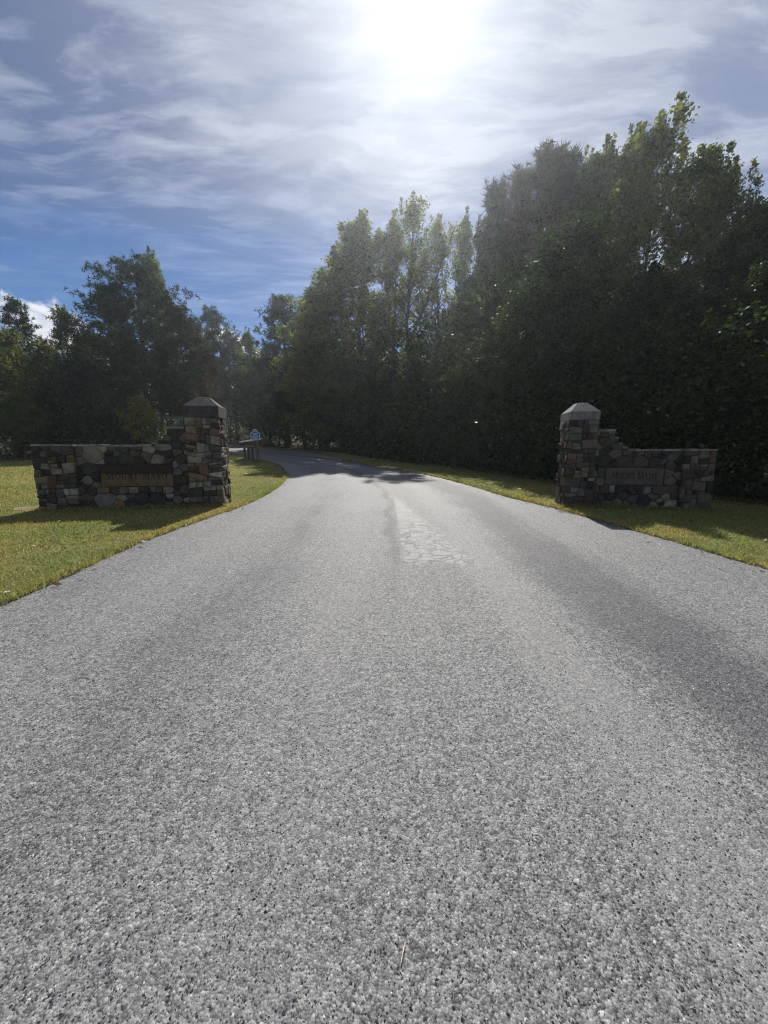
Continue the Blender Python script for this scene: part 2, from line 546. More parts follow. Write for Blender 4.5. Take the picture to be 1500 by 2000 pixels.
def m_road():
    m, t = mat_new('chip_seal')
    out = t.add('ShaderNodeOutputMaterial')
    co = t.add('ShaderNodeTexCoord')
    c = co.outputs['Object']
    uv = t.add('ShaderNodeSeparateXYZ', {0: co.outputs['UV']})
    v1 = t.add('ShaderNodeTexVoronoi', {'Vector': c, 'Scale': 135.0})
    v2 = t.add('ShaderNodeTexVoronoi', {'Vector': t.vmath('ADD', c, (3.3, 1.7, 0)), 'Scale': 66.0})
    v3 = t.add('ShaderNodeTexVoronoi', {'Vector': t.vmath('ADD', c, (1.3, 7.7, 0)), 'Scale': 38.0})
    bw = lambda nd: t.add('ShaderNodeSeparateColor', {0: nd.outputs['Color']}).outputs[0]
    chip = t.ramp(bw(v1), [(0, (0.018, 0.020, 0.025)), (0.22, (0.045, 0.048, 0.053)), (0.42, (0.17, 0.17, 0.172)), (0.75, (0.33, 0.328, 0.32)), (0.92, (0.46, 0.455, 0.44)), (1, (0.75, 0.74, 0.71))])
    chip2 = t.ramp(bw(v2), [(0, (0.020, 0.022, 0.027)), (0.28, (0.075, 0.077, 0.082)), (0.6, (0.25, 0.25, 0.248)), (1, (0.52, 0.515, 0.50))])
    chip3 = t.ramp(bw(v3), [(0, (0.05, 0.052, 0.057)), (0.28, (0.12, 0.122, 0.126)), (0.6, (0.23, 0.229, 0.226)), (1, (0.38, 0.377, 0.37))])
    col = t.mix(0.45, chip, chip2)
    col = t.mix(0.18, col, chip3)
    # tar showing between the chips
    n = t.noise(c, 3.1, 6, 0.65)
    nb = t.noise(c, 0.55, 4, 0.55)
    gap = t.math('MULTIPLY', t.smooth(v1.outputs['Distance'], 0.45, 0.85), t.smooth(n, 0.35, 0.7, 0.35, 0.95))
    col = t.mix(t.math('MULTIPLY', gap, 0.55), col, (0.035, 0.036, 0.040))
    # dusty wheel tracks and darker strips between them run with the road
    wob = t.math('MULTIPLY', t.math('SUBTRACT', t.noise(c, 0.8, 4, 0.6), 0.5), 0.16)
    sx = t.add('ShaderNodeSeparateXYZ', {0: c})
    u = t.math('ADD', sx.outputs[0], t.math('MULTIPLY', wob, 3.0))
    # the wheel tracks swing left with the bend
    yb = t.math('MAXIMUM', t.math('SUBTRACT', sx.outputs[1], 8.0), 0.0)
    u = t.math('ADD', u, t.math('MULTIPLY', t.math('MULTIPLY', yb, yb), 0.017))
    def band(c0, w):
        d = t.math('ABSOLUTE', t.math('SUBTRACT', u, c0))
        return t.smooth(d, w, w * 0.1)
    light = t.math('MAXIMUM', t.math('MAXIMUM', t.math('MULTIPLY', band(-0.45, 0.50), 0.55), t.math('MULTIPLY', band(1.20, 0.42), 1.3)), t.math('MULTIPLY', band(-2.3, 0.6), 0.5))
    dark = t.math('MAXIMUM', t.math('MAXIMUM', t.math('MULTIPLY', band(2.15, 0.75), 0.85), t.math('MULTIPLY', t.math('MULTIPLY', band(0.14, 0.16), 0.6), t.smooth(sx.outputs[1], 3.2, 5.5))), t.math('MULTIPLY', band(-1.4, 0.45), 0.28))
    tone = t.math('MULTIPLY_ADD', light, 0.85, t.math('MULTIPLY', dark, -1.0))
    tone = t.math('ADD', tone, t.math('MULTIPLY', t.math('SUBTRACT', nb, 0.5), 1.1))
    tone = t.math('ADD', tone, t.math('MULTIPLY', t.math('SUBTRACT', n, 0.5), 0.8))
    drag = t.noise(t.vmath('MULTIPLY', c, (3.2, 0.35, 1)), 1.6, 5, 0.65)
    tone = t.math('ADD', tone, t.math('MULTIPLY', t.math('SUBTRACT', drag, 0.5), 1.1))
    dust = t.smooth(tone, -0.1, 1.0, 0, 0.62)
    wear = t.smooth(tone, 0.1, -0.85, 0, 0.9)
    col = t.mix(dust, col, t.mix(0.5, col, (0.32, 0.318, 0.308)))
    col = t.mix(wear, col, t.mix(1.0, col, (0.44, 0.45, 0.49), 'MULTIPLY'))
    col = t.mix(1.0, col, (0.72, 0.725, 0.735), 'MULTIPLY')
    # wedge where the chippings have worn off, crazed at its wide near end
    X, Y = sx.outputs[0], sx.outputs[1]
    nz = t.math('MULTIPLY', t.math('SUBTRACT', t.noise(c, 5, 6, 0.7), 0.5), 0.30)
    nz2 = t.math('MULTIPLY', t.math('SUBTRACT', t.noise(c, 2.2, 4, 0.6), 0.5), 0.9)
    lf = t.smooth(t.math('SUBTRACT', X, 0.235), -0.01, 0.05)
    rt = t.math('SUBTRACT', t.math('MULTIPLY_ADD', t.math('SUBTRACT', Y, 4.4), -0.162, 1.22), X)
    rt = t.smooth(t.math('ADD', rt, nz), -0.06, 0.20)
    nr = t.smooth(t.math('ADD', t.math('SUBTRACT', Y, 4.45), nz2), -0.12, 0.10)
    wedge = t.math('MULTIPLY', t.math('MULTIPLY', lf, rt), nr)
    fine = t.noise(c, 85, 4, 0.75)
    smoothed = t.mix(fine, (0.19, 0.189, 0.185), (0.34, 0.337, 0.33))
    cw = t.vmath('ADD', c, t.vmath('SCALE', t.vmath('SUBTRACT', t.noise(c, 2.6, 4, 0.6, out=1), (0.5, 0.5, 0.5)), 0.42))
    cr = t.add('ShaderNodeTexVoronoi', {'Vector': t.vmath('MULTIPLY', cw, (0.9, 1.0, 1)), 'Scale': 5.4}, feature='DISTANCE_TO_EDGE')
    lines = t.math('MULTIPLY', t.smooth(cr.outputs['Distance'], 0.03, 0.12, 0.9, 0), t.smooth(Y, 7.4, 6.2))
    lines = t.math('MULTIPLY', lines, t.smooth(n, 0.3, 0.55, 0.45, 1.0))
    smoothed = t.mix(lines, smoothed, (0.075, 0.076, 0.08))
    col = t.mix(t.math('MULTIPLY', wedge, t.smooth(n, 0.25, 0.65, 0.42, 0.88)), col, smoothed)
    p = t.add('ShaderNodeBsdfPrincipled', {'Base Color': col, 'Roughness': 0.68, 'Specular IOR Level': 0.30})
    h = t.math('ADD', t.math('MULTIPLY', v1.outputs['Distance'], -0.8), t.math('MULTIPLY', v2.outputs['Distance'], -0.6))
    t.put(p, 'Normal', t.add('ShaderNodeBump', {'Height': h, 'Strength': 0.4, 'Distance': 0.010}))
    t.put(out, 'Surface', p)
    return m


M['ground'] = m_ground()
M['grass'] = m_grass()
M['road'] = m_road()
M['litter'] = m_principled('leaf_litter', lambda t, c: t.mix(t.noise(c, 6, 6, 0.7), (0.022, 0.018, 0.010), (0.085, 0.062, 0.035)), 0.95, lambda t, c: (t.noise(c, 20, 5, 0.7), 1.0, 0.05), 0.1)
M['soil'] = m_principled('bare_soil', lambda t, c: t.mix(t.noise(c, 9, 6, 0.7), (0.20, 0.13, 0.085), (0.36, 0.27, 0.20)), 0.95, lambda t, c: (t.noise(c, 25, 5, 0.7), 0.8, 0.03), 0.1)


def sheet(name, xs, ys, off, mat):
    X, Y = np.meshgrid(xs, ys)
    Z = terr(X, Y) + off
    v = np.stack([X, Y, Z], -1).reshape(-1, 3)
    nx = len(xs)
    i = (np.arange(len(ys) - 1)[:, None] * nx + np.arange(nx - 1)[None, :]).ravel()
    o = link(name, mesh_np(name, v, np.stack([i, i + 1, i + 1 + nx, i + nx], -1)), mat)
    return tag(o, kind='structure')


sheet('ground', np.array([-600, -200, -80, -40, -20, 0, 20, 40, 80, 200, 600]),
      np.concatenate([[-300, -60], np.arange(-20, 100, 1.0), [140, 200, 400, 900]]), 0.0, M['ground'])


def strip(name, A, B, off, mat, cuts=10, crown=0.0):
    n = len(A)
    s = np.linspace(0, 1, cuts + 1)
    P = A[:, None, :] * (1 - s)[None, :, None] + B[:, None, :] * s[None, :, None]
    Z = terr(P[..., 0], P[..., 1]) + off + crown * (1 - (2 * s - 1) ** 2)[None, :]
    v = np.concatenate([P, Z[..., None]], -1).reshape(-1, 3)
    nx = cuts + 1
    i = (np.arange(n - 1)[:, None] * nx + np.arange(nx - 1)[None, :]).ravel()
    me = mesh_np(name, v, np.stack([i, i + 1, i + 1 + nx, i + nx], -1))
    uv = np.stack([np.tile(s, n), np.repeat(np.linspace(0, 40, n), nx)], -1)
    add_uv(me, uv)
    o = link(name, me, mat)
    return tag(o, kind='structure')


def road_edges():
    j = lambda k: np.convolve(rng.normal(0, 1, len(LC) + 8), np.ones(5) / 5, 'same')[4:-4] * k
    A, B = LC.copy(), RC.copy()
    A[:, 0] += j(0.05)
    B[:, 0] += j(0.05)
    return A, B


RA, RB = road_edges()
strip('road', RA, RB, 0.006, M['road'], 14)


def blob_sheet(name, cx, cy, rx, ry, off, mat, seed=0):
    r = random.Random(seed)
    n = 22
    v = [(cx, cy, tz(cx, cy) + off)]
    for k in range(n):
        a = 2 * math.pi * k / n
        q = 0.75 + 0.35 * r.random()
        x, y = cx + rx * q * math.cos(a), cy + ry * q * math.sin(a)
        v.append((x, y, tz(x, y) + off))
    return tag(link(name, mesh_py(name, v, [(0, 1 + k, 1 + (k + 1) % n) for k in range(n)]), mat), kind='structure')


blob_sheet('bare_soil', -7.45, 8.2, 0.55, 0.3, 0.005, M['soil'], 3)

# a narrow fringe of bare soil where the turf stops at the road
def soil_edge(E, side):
    k = (E[:, 1] > -4) & (E[:, 1] < 45)
    e = E[k]
    w1 = 0.05 + 0.06 * rng.random(len(e))
    w2 = 0.02 + 0.05 * rng.random(len(e))
    a, b = e.copy(), e.copy()
    a[:, 0] += side * w1
    b[:, 0] -= side * w2
    strip('soil_edge', a if side < 0 else b, b if side < 0 else a, 0.0105, M['soil_dark'], 2)


M['soil_dark'] = m_principled('damp_soil', lambda t, c: t.mix(t.noise(c, 22, 6, 0.7), (0.030, 0.025, 0.018), (0.13, 0.11, 0.085)), 0.95, lambda t, c: (t.noise(c, 60, 5, 0.7), 1.0, 0.02), 0.1)
soil_edge(RA, -1)
soil_edge(RB, 1)

# forest floor on both sides
FE_R = [(16, -8), (11.5, 3), (9.9, 6.5), (8.6, 8.6), (6.6, 11.6), (5.4, 13.6), (4.5, 16.5), (3.4, 20), (0.9, 24.5), (-1.2, 29), (-3.6, 35), (-7.0, 40.5), (-14, 48.5), (-27, 62), (-45, 83), (-75, 122)]
FE_L = [(-60, 20), (-34, 23), (-25, 25.5), (-21.5, 29), (-21, 34), (-22, 38), (-25, 43), (-32, 52), (-44, 66), (-60, 84), (-84, 114)]
fr = resample(FE_R, 90)
tag(strip('forest_floor', fr, fr + np.array([120, 60]), 0.004, M['litter'], 40), kind='structure')
fl = resample(FE_L, 70)
strip('forest_floor', fl, fl + np.array([-120, 10]), 0.004, M['litter'], 30)
fright_x = lambda y: np.interp(y, fr[:, 1], fr[:, 0])


# ------------------------------------------------------------------ stone entrance walls
def clip_half(poly, nx, ny, c):
    """keep the part of the polygon where nx*x + ny*y <= c"""
    out = []
    for i in range(len(poly)):
        p, q = poly[i], poly[(i + 1) % len(poly)]
        dp, dq = nx * p[0] + ny * p[1] - c, nx * q[0] + ny * q[1] - c
        if dp <= 0:
            out.append(p)
        if dp * dq < 0:
            s = dp / (dp - dq)
            out.append((p[0] + (q[0] - p[0]) * s, p[1] + (q[1] - p[1]) * s))
    return out


ANI = 1.28        # stones lie flatter than they are wide


def fit_stones(w, h, seeds, r, rmax=0.15, rmin=0.045, steps=None, hole=None, s0=0.0):
    """rubble layout on a face s in [s0, w], z in [0, h]: circles of many sizes packed in, then the face shared out among them.
    seeds: (s, z, radius, colour) placed first. Returns (outline, colour)."""
    cs = [list(x) for x in seeds]
    def ok(s, z, rad):
        if hole and hole[0] - rad * 0.5 < s < hole[1] + rad * 0.5 and hole[2] - rad * 0.5 < z < hole[3] + rad * 0.5:
            return False
        if steps and z > next(q for e, q in steps if s <= e) - rad * 0.4:
            return False
        return all((s - c[0]) ** 2 + ((z - c[1]) * ANI) ** 2 > (0.92 * (rad + c[2])) ** 2 for c in cs)
    rad = rmax
    while rad > rmin:
        for _ in range(60 if rad > 0.09 else 240):
            s, z = s0 + (w - s0) * r.random(), h * r.random()
            if r.random() < 0.6:          # rough courses
                z = (round(z / 0.155 - 0.5) + 0.5) * 0.155 + r.uniform(-0.015, 0.015)
            q = rad * (0.8 + 0.4 * r.random())
            if ok(s, z, q):
                cs.append([s, z, q, None])
        rad *= 0.80
    out = []
    for i, c in enumerate(cs):
        poly = [(s0, 0), (w, 0), (w, h), (s0, h)]
        for j, e in enumerate(cs):
            if i == j:
                continue
            dx, dz = e[0] - c[0], (e[1] - c[1]) * ANI ** 2
            if dx * dx + dz * dz > 1.6:
                continue
            k = (e[0] ** 2 + (e[1] * ANI) ** 2 - c[0] ** 2 - (c[1] * ANI) ** 2 - e[2] ** 2 + c[2] ** 2) / 2
            poly = clip_half(poly, dx, dz, k)
            if len(poly) < 3:
                break
        if len(poly) >= 3 and hole:
            gaps = [(c[0] - hole[1], (-1, 0, -hole[1])), (hole[0] - c[0], (1, 0, hole[0])), (c[1] - hole[3], (0, -1, -hole[3])), (hole[2] - c[1], (0, 1, hole[2]))]
            g = max(gaps, key=lambda x: x[0])
            poly = clip_half(poly, *g[1])
        if len(poly) >= 3 and steps:
            k = next(i for i, (e, _) in enumerate(steps) if c[0] <= e)
            poly = clip_half(poly, 0, 1, steps[k][1])
            for e, z in zip([q[0] for q in steps[k:-1]], [q[1] for q in steps[k + 1:]]):
                if c[1] > z - 0.02 and len(poly) >= 3:
                    poly = clip_half(poly, 1, 0, e)
                    break
                if len(poly) >= 3 and max(p[0] for p in poly) > e:
                    poly = clip_half(poly, 0, 1, z)
        if len(poly) >= 3:
            out.append((poly, c[3]))
    return out


def split_stones(w, h, seeds, r, s0=0.0, target=0.024):
    """squared rubble: the face is cut again and again along nearly level and nearly upright lines"""
    out = []
    def cut(poly, depth):
        xs, zs = [p[0] for p in poly], [p[1] for p in poly]
        a, b = max(xs) - min(xs), max(zs) - min(zs)
        lim = target * math.exp(r.gauss(0, 0.55))
        if depth > 9 or a * b < lim or (a < 0.11 and b < 0.11):
            out.append((poly, next((q[3] for q in seeds if min(xs) < q[0] < max(xs) and min(zs) < q[1] < max(zs)), None)))
            return
        k = 0.5 + r.uniform(-0.2, 0.2)
        tl = r.gauss(0, 0.11)
        if b * 1.35 > a * r.uniform(0.8, 1.25):
            n_ = (-tl, 1.0)
            c0 = n_[0] * (min(xs) + a / 2) + (min(zs) + b * k)
        else:
            n_ = (1.0, tl)
            c0 = (min(xs) + a * k) + n_[1] * (min(zs) + b / 2)
        for sg in (1, -1):
            q = clip_half(poly, sg * n_[0], sg * n_[1], sg * c0)
            if len(q) >= 3:
                cut(q, depth + 1)
    cut([(s0, 0), (w, 0), (w, h), (s0, h)], 0)
    return out


PAL = [((0.050, 0.048, 0.046), 26), ((0.085, 0.080, 0.074), 22), ((0.12, 0.11, 0.10), 14), ((0.19, 0.18, 0.16), 12), ((0.30, 0.285, 0.25), 9), ((0.43, 0.42, 0.38), 5),
       ((0.14, 0.095, 0.065), 7), ((0.23, 0.165, 0.095), 6), ((0.15, 0.16, 0.165), 5), ((0.055, 0.051, 0.060), 4)]


def pick(r):
    c = r.choices([p[0] for p in PAL], [p[1] for p in PAL])[0]
    k = 0.8 + 0.45 * r.random()
    return tuple(x * k for x in c)


def lay_stones(parent, polys, frame, r, gap=0.0055, tint=1.0, name='stone'):
    """frame: (origin, along, up, outward) in the wall's own space"""
    o, ax, az, nn = [Vector(x) for x in frame]
    for poly, col in polys:
        area = 0.5 * abs(sum(poly[i][0] * poly[(i + 1) % len(poly)][1] - poly[(i + 1) % len(poly)][0] * poly[i][1] for i in range(len(poly))))
        if area < 0.0011:
            continue
        cx = sum(p[0] for p in poly) / len(poly)
        cz = sum(p[1] for p in poly) / len(poly)
        # drop corners that nearly coincide, then cut the corners
        q = []
        for p in poly:
            if not q or math.hypot(p[0] - q[-1][0], p[1] - q[-1][1]) > 0.02:
                q.append(p)
        if len(q) > 2 and math.hypot(q[0][0] - q[-1][0], q[0][1] - q[-1][1]) < 0.02:
            q.pop()
        if len(q) < 3:
            continue
        k = 0.05 + 0.08 * r.random()
        ring = []
        for i in range(len(q)):
            a, b = q[i], q[(i + 1) % len(q)]
            ring.append((a[0] + (b[0] - a[0]) * k, a[1] + (b[1] - a[1]) * k))
            ring.append((a[0] + (b[0] - a[0]) * (1 - k), a[1] + (b[1] - a[1]) * (1 - k)))
        g = gap * (0.6 + 0.9 * r.random())
        rin = []
        for x, z in ring:
            d = max(math.hypot(x - cx, z - cz), 1e-4)
            f = max(0.3, 1 - g / d)
            rin.append(((x - cx) * f, (z - cz) * f))
        n = len(rin)
        proud = 0.010 + 0.045 * r.random()
        tx, tzz = r.uniform(-0.10, 0.10), r.uniform(-0.10, 0.10)
        size = math.sqrt(area)
        vs = []
        def put(x, z, d):
            vs.append(ax * x + az * z + nn * d)
        for x, z in rin:
            put(x, z, -0.05)
        for x, z in rin:
            put(x, z, proud - 0.010 + x * tx + z * tzz + r.uniform(-0.003, 0.003))
        f = 0.84 + 0.08 * r.random()
        for x, z in rin:
            put(x * f, z * f, proud + x * tx + z * tzz + r.uniform(-0.004, 0.006) * min(1, size / 0.15))
        put(r.uniform(-0.2, 0.2) * size, r.uniform(-0.2, 0.2) * size, proud + r.uniform(0.0, 0.014) * min(1, size / 0.15))
        fs = []
        flip = ax.cross(az).dot(nn) < 0
        for b in (0, n):
            for i in range(n):
                fs.append((b + i, b + (i + 1) % n, b + n + (i + 1) % n, b + n + i))
        for i in range(n):
            fs.append((2 * n + i, 2 * n + (i + 1) % n, 3 * n))
        # outline may run either way round
        sgn = sum(rin[i][0] * rin[(i + 1) % n][1] - rin[(i + 1) % n][0] * rin[i][1] for i in range(n))
        if (sgn < 0) != flip:
            fs = [tuple(reversed(q)) for q in fs]
        so = link(name, mesh_py(name, vs, fs), M['stone'], parent, o + ax * cx + az * cz)
        c = col or pick(r)
        so.color = (c[0] * tint * 1.05, c[1] * tint, c[2] * tint * 0.89, 1)


def glyph_strokes(ch):
    """serif capital in a box of height 1: list of quads, and its advance width"""
    q = []
    def bar(x0, y0, x1, y1, w):
        dx, dy = x1 - x0, y1 - y0
        if abs(dy) >= abs(dx) * 0.4:      # upright or slanted stroke, cut level
            q.append([(x0 - w / 2, y0), (x0 + w / 2, y0), (x1 + w / 2, y1), (x1 - w / 2, y1)])
        else:
            q.append([(x0, y0 - w / 2), (x1, y1 - w / 2), (x1, y1 + w / 2), (x0, y0 + w / 2)])
    def serif(x, y, w=0.26):
        bar(x - w / 2, y, x + w / 2, y, 0.05)
    T, t = 0.13, 0.055
    if ch == 'M':
        bar(0.14, 0.03, 0.14, 0.97, t); bar(0.17, 0.97, 0.50, 0.05, T); bar(0.50, 0.05, 0.80, 0.97, t); bar(0.84, 0.03, 0.84, 0.97, T)
        serif(0.14, 0.025); serif(0.84, 0.025, 0.3); serif(0.12, 0.975, 0.2); serif(0.88, 0.975, 0.2)
        return q, 1.06
    if ch == 'N':
        bar(0.14, 0.03, 0.14, 0.97, t); bar(0.17, 0.97, 0.70, 0.03, T); bar(0.74, 0.03, 0.74, 0.97, t)
        serif(0.14, 0.025); serif(0.12, 0.975, 0.2); serif(0.74, 0.975)
        return q, 0.92
    if ch == 'U':
        bar(0.18, 0.28, 0.18, 0.97, T); bar(0.70, 0.28, 0.70, 0.97, t); serif(0.18, 0.975, 0.3); serif(0.70, 0.975, 0.24)
        pts = [(0.44 - 0.26 * math.cos(a), 0.29 - 0.27 * math.sin(a)) for a in [math.pi * k / 8 for k in range(9)]]
        for i in range(8):
            w = T - (T - t) * (i / 7)
            a, b = pts[i], pts[i + 1]
            inn = lambda p: (0.44 + (p[0] - 0.44) * (1 - w / 0.30), 0.29 + (p[1] - 0.29) * (1 - w / 0.34))
            q.append([a, b, inn(b), inn(a)])
        return q, 0.88
    if ch == 'T':
        bar(0.38, 0.03, 0.38, 0.96, T); bar(0.04, 0.97, 0.72, 0.97, 0.06); serif(0.38, 0.025, 0.32)
        bar(0.055, 0.80, 0.055, 0.95, 0.04); bar(0.705, 0.80, 0.705, 0.95, 0.04)
        return q, 0.78
    if ch == 'A':
        bar(0.10, 0.03, 0.40, 0.98, t); bar(0.72, 0.03, 0.42, 0.98, T); bar(0.22, 0.34, 0.60, 0.34, 0.055); serif(0.10, 0.025, 0.24); serif(0.72, 0.025, 0.3)
        return q, 0.84
    if ch == 'Y':
        bar(0.40, 0.03, 0.40, 0.48, T); bar(0.12, 0.97, 0.40, 0.45, T); bar(0.68, 0.97, 0.42, 0.45, t); serif(0.40, 0.025, 0.3); serif(0.12, 0.975, 0.28); serif(0.69, 0.975, 0.22)
        return q, 0.80
    if ch == 'O':
        n = 20
        for k in range(n):
            a, b = 2 * math.pi * k / n, 2 * math.pi * (k + 1) / n
            wt = lambda x: t + (T - t) * abs(math.cos(x)) ** 1.3
            o1, o2 = (0.46 + 0.42 * math.cos(a), 0.5 + 0.5 * math.sin(a)), (0.46 + 0.42 * math.cos(b), 0.5 + 0.5 * math.sin(b))
            i1 = (0.46 + (0.42 - wt(a)) * math.cos(a), 0.5 + (0.5 - wt(a)) * math.sin(a))
            i2 = (0.46 + (0.42 - wt(b)) * math.cos(b), 0.5 + (0.5 - wt(b)) * math.sin(b))
            q.append([o1, o2, i2, i1])
        return q, 0.94
    return q, 0.5


def lettering(text, cap, x0, x1):
    """plates for the text, first letter of each word larger; centred between x0 and x1"""
    items, x, first = [], 0.0, True
    for ch in text:
        if ch == ' ':
            x += 0.42 * cap
            first = True
            continue
        s = cap if first else cap * 0.80
        q, adv = glyph_strokes(ch)
        items.append((x, s, q))
        x += adv * s + 0.05 * cap
        first = False
    sx = min(1.0, (x1 - x0) / x)
    mb = MB()
    k = 0
    for gx, s, quads in items:
        for qd in quads:
            k += 1
            dpt = 0.004 + 0.0003 * (k % 9)
            pts = [((x0 + x1) / 2 + (gx + px * s - x / 2) * sx, pz * s) for px, pz in qd]
            area = sum(pts[i][0] * pts[(i + 1) % 4][1] - pts[(i + 1) % 4][0] * pts[i][1] for i in range(4))
            if area < 0:
                pts.reverse()
            mb.raw([(a, -dpt, b) for a, b in pts] + [(a, 0.002, b) for a, b in pts],
                   [(0, 1, 2, 3), (4, 7, 6, 5), (0, 4, 5, 1), (1, 5, 6, 2), (2, 6, 7, 3), (3, 7, 4, 0)])
    return mb.mesh('lettering')


def entrance_wall(side, loc, rz, D, label, seeds, cap_mat, slab_mat, tint, seed):
    """side: -1 runs off to -X from the pillar, +1 to +X. Wall's own space: front is -Y, s runs away from the road."""
    r = random.Random(seed)
    root = empty('entrance_wall', loc, rz)
    tag(root, label, 'stone wall', 'stone entrance walls')
    pw, pd, ph = D['pw'], D['pd'], D['ph']
    sh, s1, s2, wh, L, e0 = D['step'], D['s1'], D['s2'], D['wh'], D['len'], D['pier']
    yw, wt = 0.08, 0.42                        # front of the plain wall behind the pillar's face, its thickness
    X = lambda s: side * s
    def xr(a, b):
        return (min(X(a), X(b)), max(X(a), X(b)))
    ds = (s2 - s1) / 3
    steps = [(s1, sh), (s1 + ds * 0.8, wh + (sh - wh) * 0.62), (s1 + ds * 1.8, wh + (sh - wh) * 0.34), (s2, wh + (sh - wh) * 0.13), (99, wh)]
    def top(s):
        return next(z for e, z in steps if s <= e)
    core = MB()
    core.box(*xr(0, pw), 0, pd, -0.15, ph)
    # wall core follows the swept top
    ss = [pw - 0.02] + [e for e, _ in steps[:-1]] + [e0 + 0.02]
    for a, b in zip(ss[:-1], ss[1:]):
        core.box(*xr(a + 0.001, b - 0.001), yw, yw + wt, -0.15, top((a + b) / 2) - 0.03)
    core.box(*xr(e0, L), 0, wt + 0.16, -0.15, wh - 0.025)
    link('mortar', core.mesh('mortar'), M['mortar'], root)
    # the sign's slabs sit in the plain part of the wall
    h0, h1, z0, z1 = D['sign']
    hole = (h0 - 0.012, h1 + 0.012, z0 - 0.012, z1 + 0.012)
    up, fr_, along = (0, 0, 1), (0, -1, 0), (side, 0, 0)
    pick_seeds = lambda part: [s[1:] for s in seeds if s[0] == part]
    lay_stones(root, split_stones(pw + 0.02, ph, pick_seeds('pillar'), r, -0.02, 0.040), ((0, 0, 0), along, up, fr_), r, tint=tint)
    lay_stones(root, split_stones(pd, ph, [], r, 0.0, 0.040), ((0, 0, 0), (0, 1, 0), up, (-side, 0, 0)), r, tint=tint)
    lay_stones(root, fit_stones(e0, sh, pick_seeds('wall'), r, 0.14, 0.040, steps=[(e, z - 0.032) for e, z in steps], hole=hole, s0=pw), ((0, yw, 0), along, up, fr_), r, tint=tint)
    lay_stones(root, split_stones(L + 0.02, wh - 0.03, pick_seeds('pier'), r, e0 - 0.015, 0.034), ((0, 0, 0), along, up, fr_), r, tint=tint)
    lay_stones(root, split_stones(wt + 0.16, wh - 0.03, [], r, 0.0, 0.075), ((X(L), 0, 0), (0, 1, 0), up, (side, 0, 0)), r, tint=tint)
    # the pillar's outer face above the wall, and the pier's inner cheek
    hi = [(p, c) for p, c in split_stones(pd, ph - sh, [], r, 0.0, 0.05)]
    lay_stones(root, hi, ((X(pw), 0, sh), (0, 1, 0), up, (side, 0, 0)), r, tint=tint)
    # coping stones: flat pieces laid along the top
    def top_mid(m):
        return lambda s: top(m)
    def coping(a, b, f, y0, y1):
        s = a
        while s < b - 0.02:
            n = min(b, s + r.uniform(0.22, 0.48))
            if b - n < 0.12:
                n = b
            zt = r.uniform(-0.006, 0.012)
            mb = MB()
            c0, c1 = s + 0.005, n - 0.005
            ov = r.uniform(0.012, 0.03)
            vs = []
            for q in (c0, c1):
                for y in (y0 - ov, y1 + 0.02):
                    vs += [(X(q), y, f(q) - 0.035), (X(q), y + (0.012 if y < y1 else -0.012), f(q) + zt + r.uniform(0, 0.006))]
            fs = [(0, 4, 5, 1), (2, 3, 7, 6), (1, 5, 7, 3), (0, 2, 6, 4), (0, 1, 3, 2), (4, 6, 7, 5)]
            mb.raw(vs, fs if side > 0 else [tuple(reversed(q)) for q in fs])
            link('coping_stone', mb.mesh('coping_stone'), M['coping'], root)
            s = n
    coping(pw + 0.05, s1, top_mid(pw), yw, yw + wt)
    for (a, _), (b, _) in zip(steps[:3], steps[1:4]):
        coping(a, b, top_mid((a + b) / 2), yw, yw + wt)
    coping(s2, e0 - 0.03, top_mid(e0), yw, yw + wt)
    coping(e0 - 0.03, L + 0.02, top_mid(L), -0.02, wt + 0.16)
    # concrete cap: overhanging band under a low hipped top with a small flat crown
    mb = MB()
    o_ = D['over']
    cx, cy = X(pw / 2), pd / 2
    hx, hy = pw / 2 + o_, pd / 2 + o_
    zb, zm, zt = ph, D['eave'], D['apex']
    rings = [(hx - 0.02, hy - 0.02, zb - 0.001), (hx, hy, zb + 0.012), (hx, hy, zm - 0.01), (hx - 0.012, hy - 0.012, zm), (0.36 * hx, 0.36 * hy, zt - 0.006), (0.33 * hx, 0.33 * hy, zt)]
    vs = [(cx + sx * a, cy + sy * b, z) for a, b, z in rings for sx, sy in ((-1, -1), (1, -1), (1, 1), (-1, 1))]
    fs = [(3, 2, 1, 0), (20, 21, 22, 23)]
    for k in range(5):
        for j in range(4):
            a, c = k * 4 + j, k * 4 + (j + 1) % 4
            fs.append((a, c, c + 4, a + 4))
    mb.raw(vs, fs)
    link('pillar_cap', mb.mesh('pillar_cap'), cap_mat, root)
    # sign slabs and carved letters
    cuts = D['cuts']
    for a, b in zip(cuts[:-1], cuts[1:]):
        mb = MB()
        x0, x1 = xr(a, b)
        xm = (x0 + x1) / 2
        mb.box(x0 - xm + 0.003, x1 - xm - 0.003, -0.025, 0.02, -(z1 - z0) / 2, (z1 - z0) / 2, 0.004)
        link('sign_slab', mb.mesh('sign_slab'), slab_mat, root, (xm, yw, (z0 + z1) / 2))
    x0, x1 = xr(h0 + D['lpad'], h1 - D['lpad'])
    link('lettering', lettering('MOUNT MAYO', D['cap'], x0, x1), M['letter'], root, (0, yw - 0.0255, D['lz']))
    return root


# stones of the left wall that stand out, from their place on the face
def LS(part, u, v, rp, col):
    return (part, (437 - u) * 0.0100, (990 - v) * 0.01105, rp * 0.0104, col)


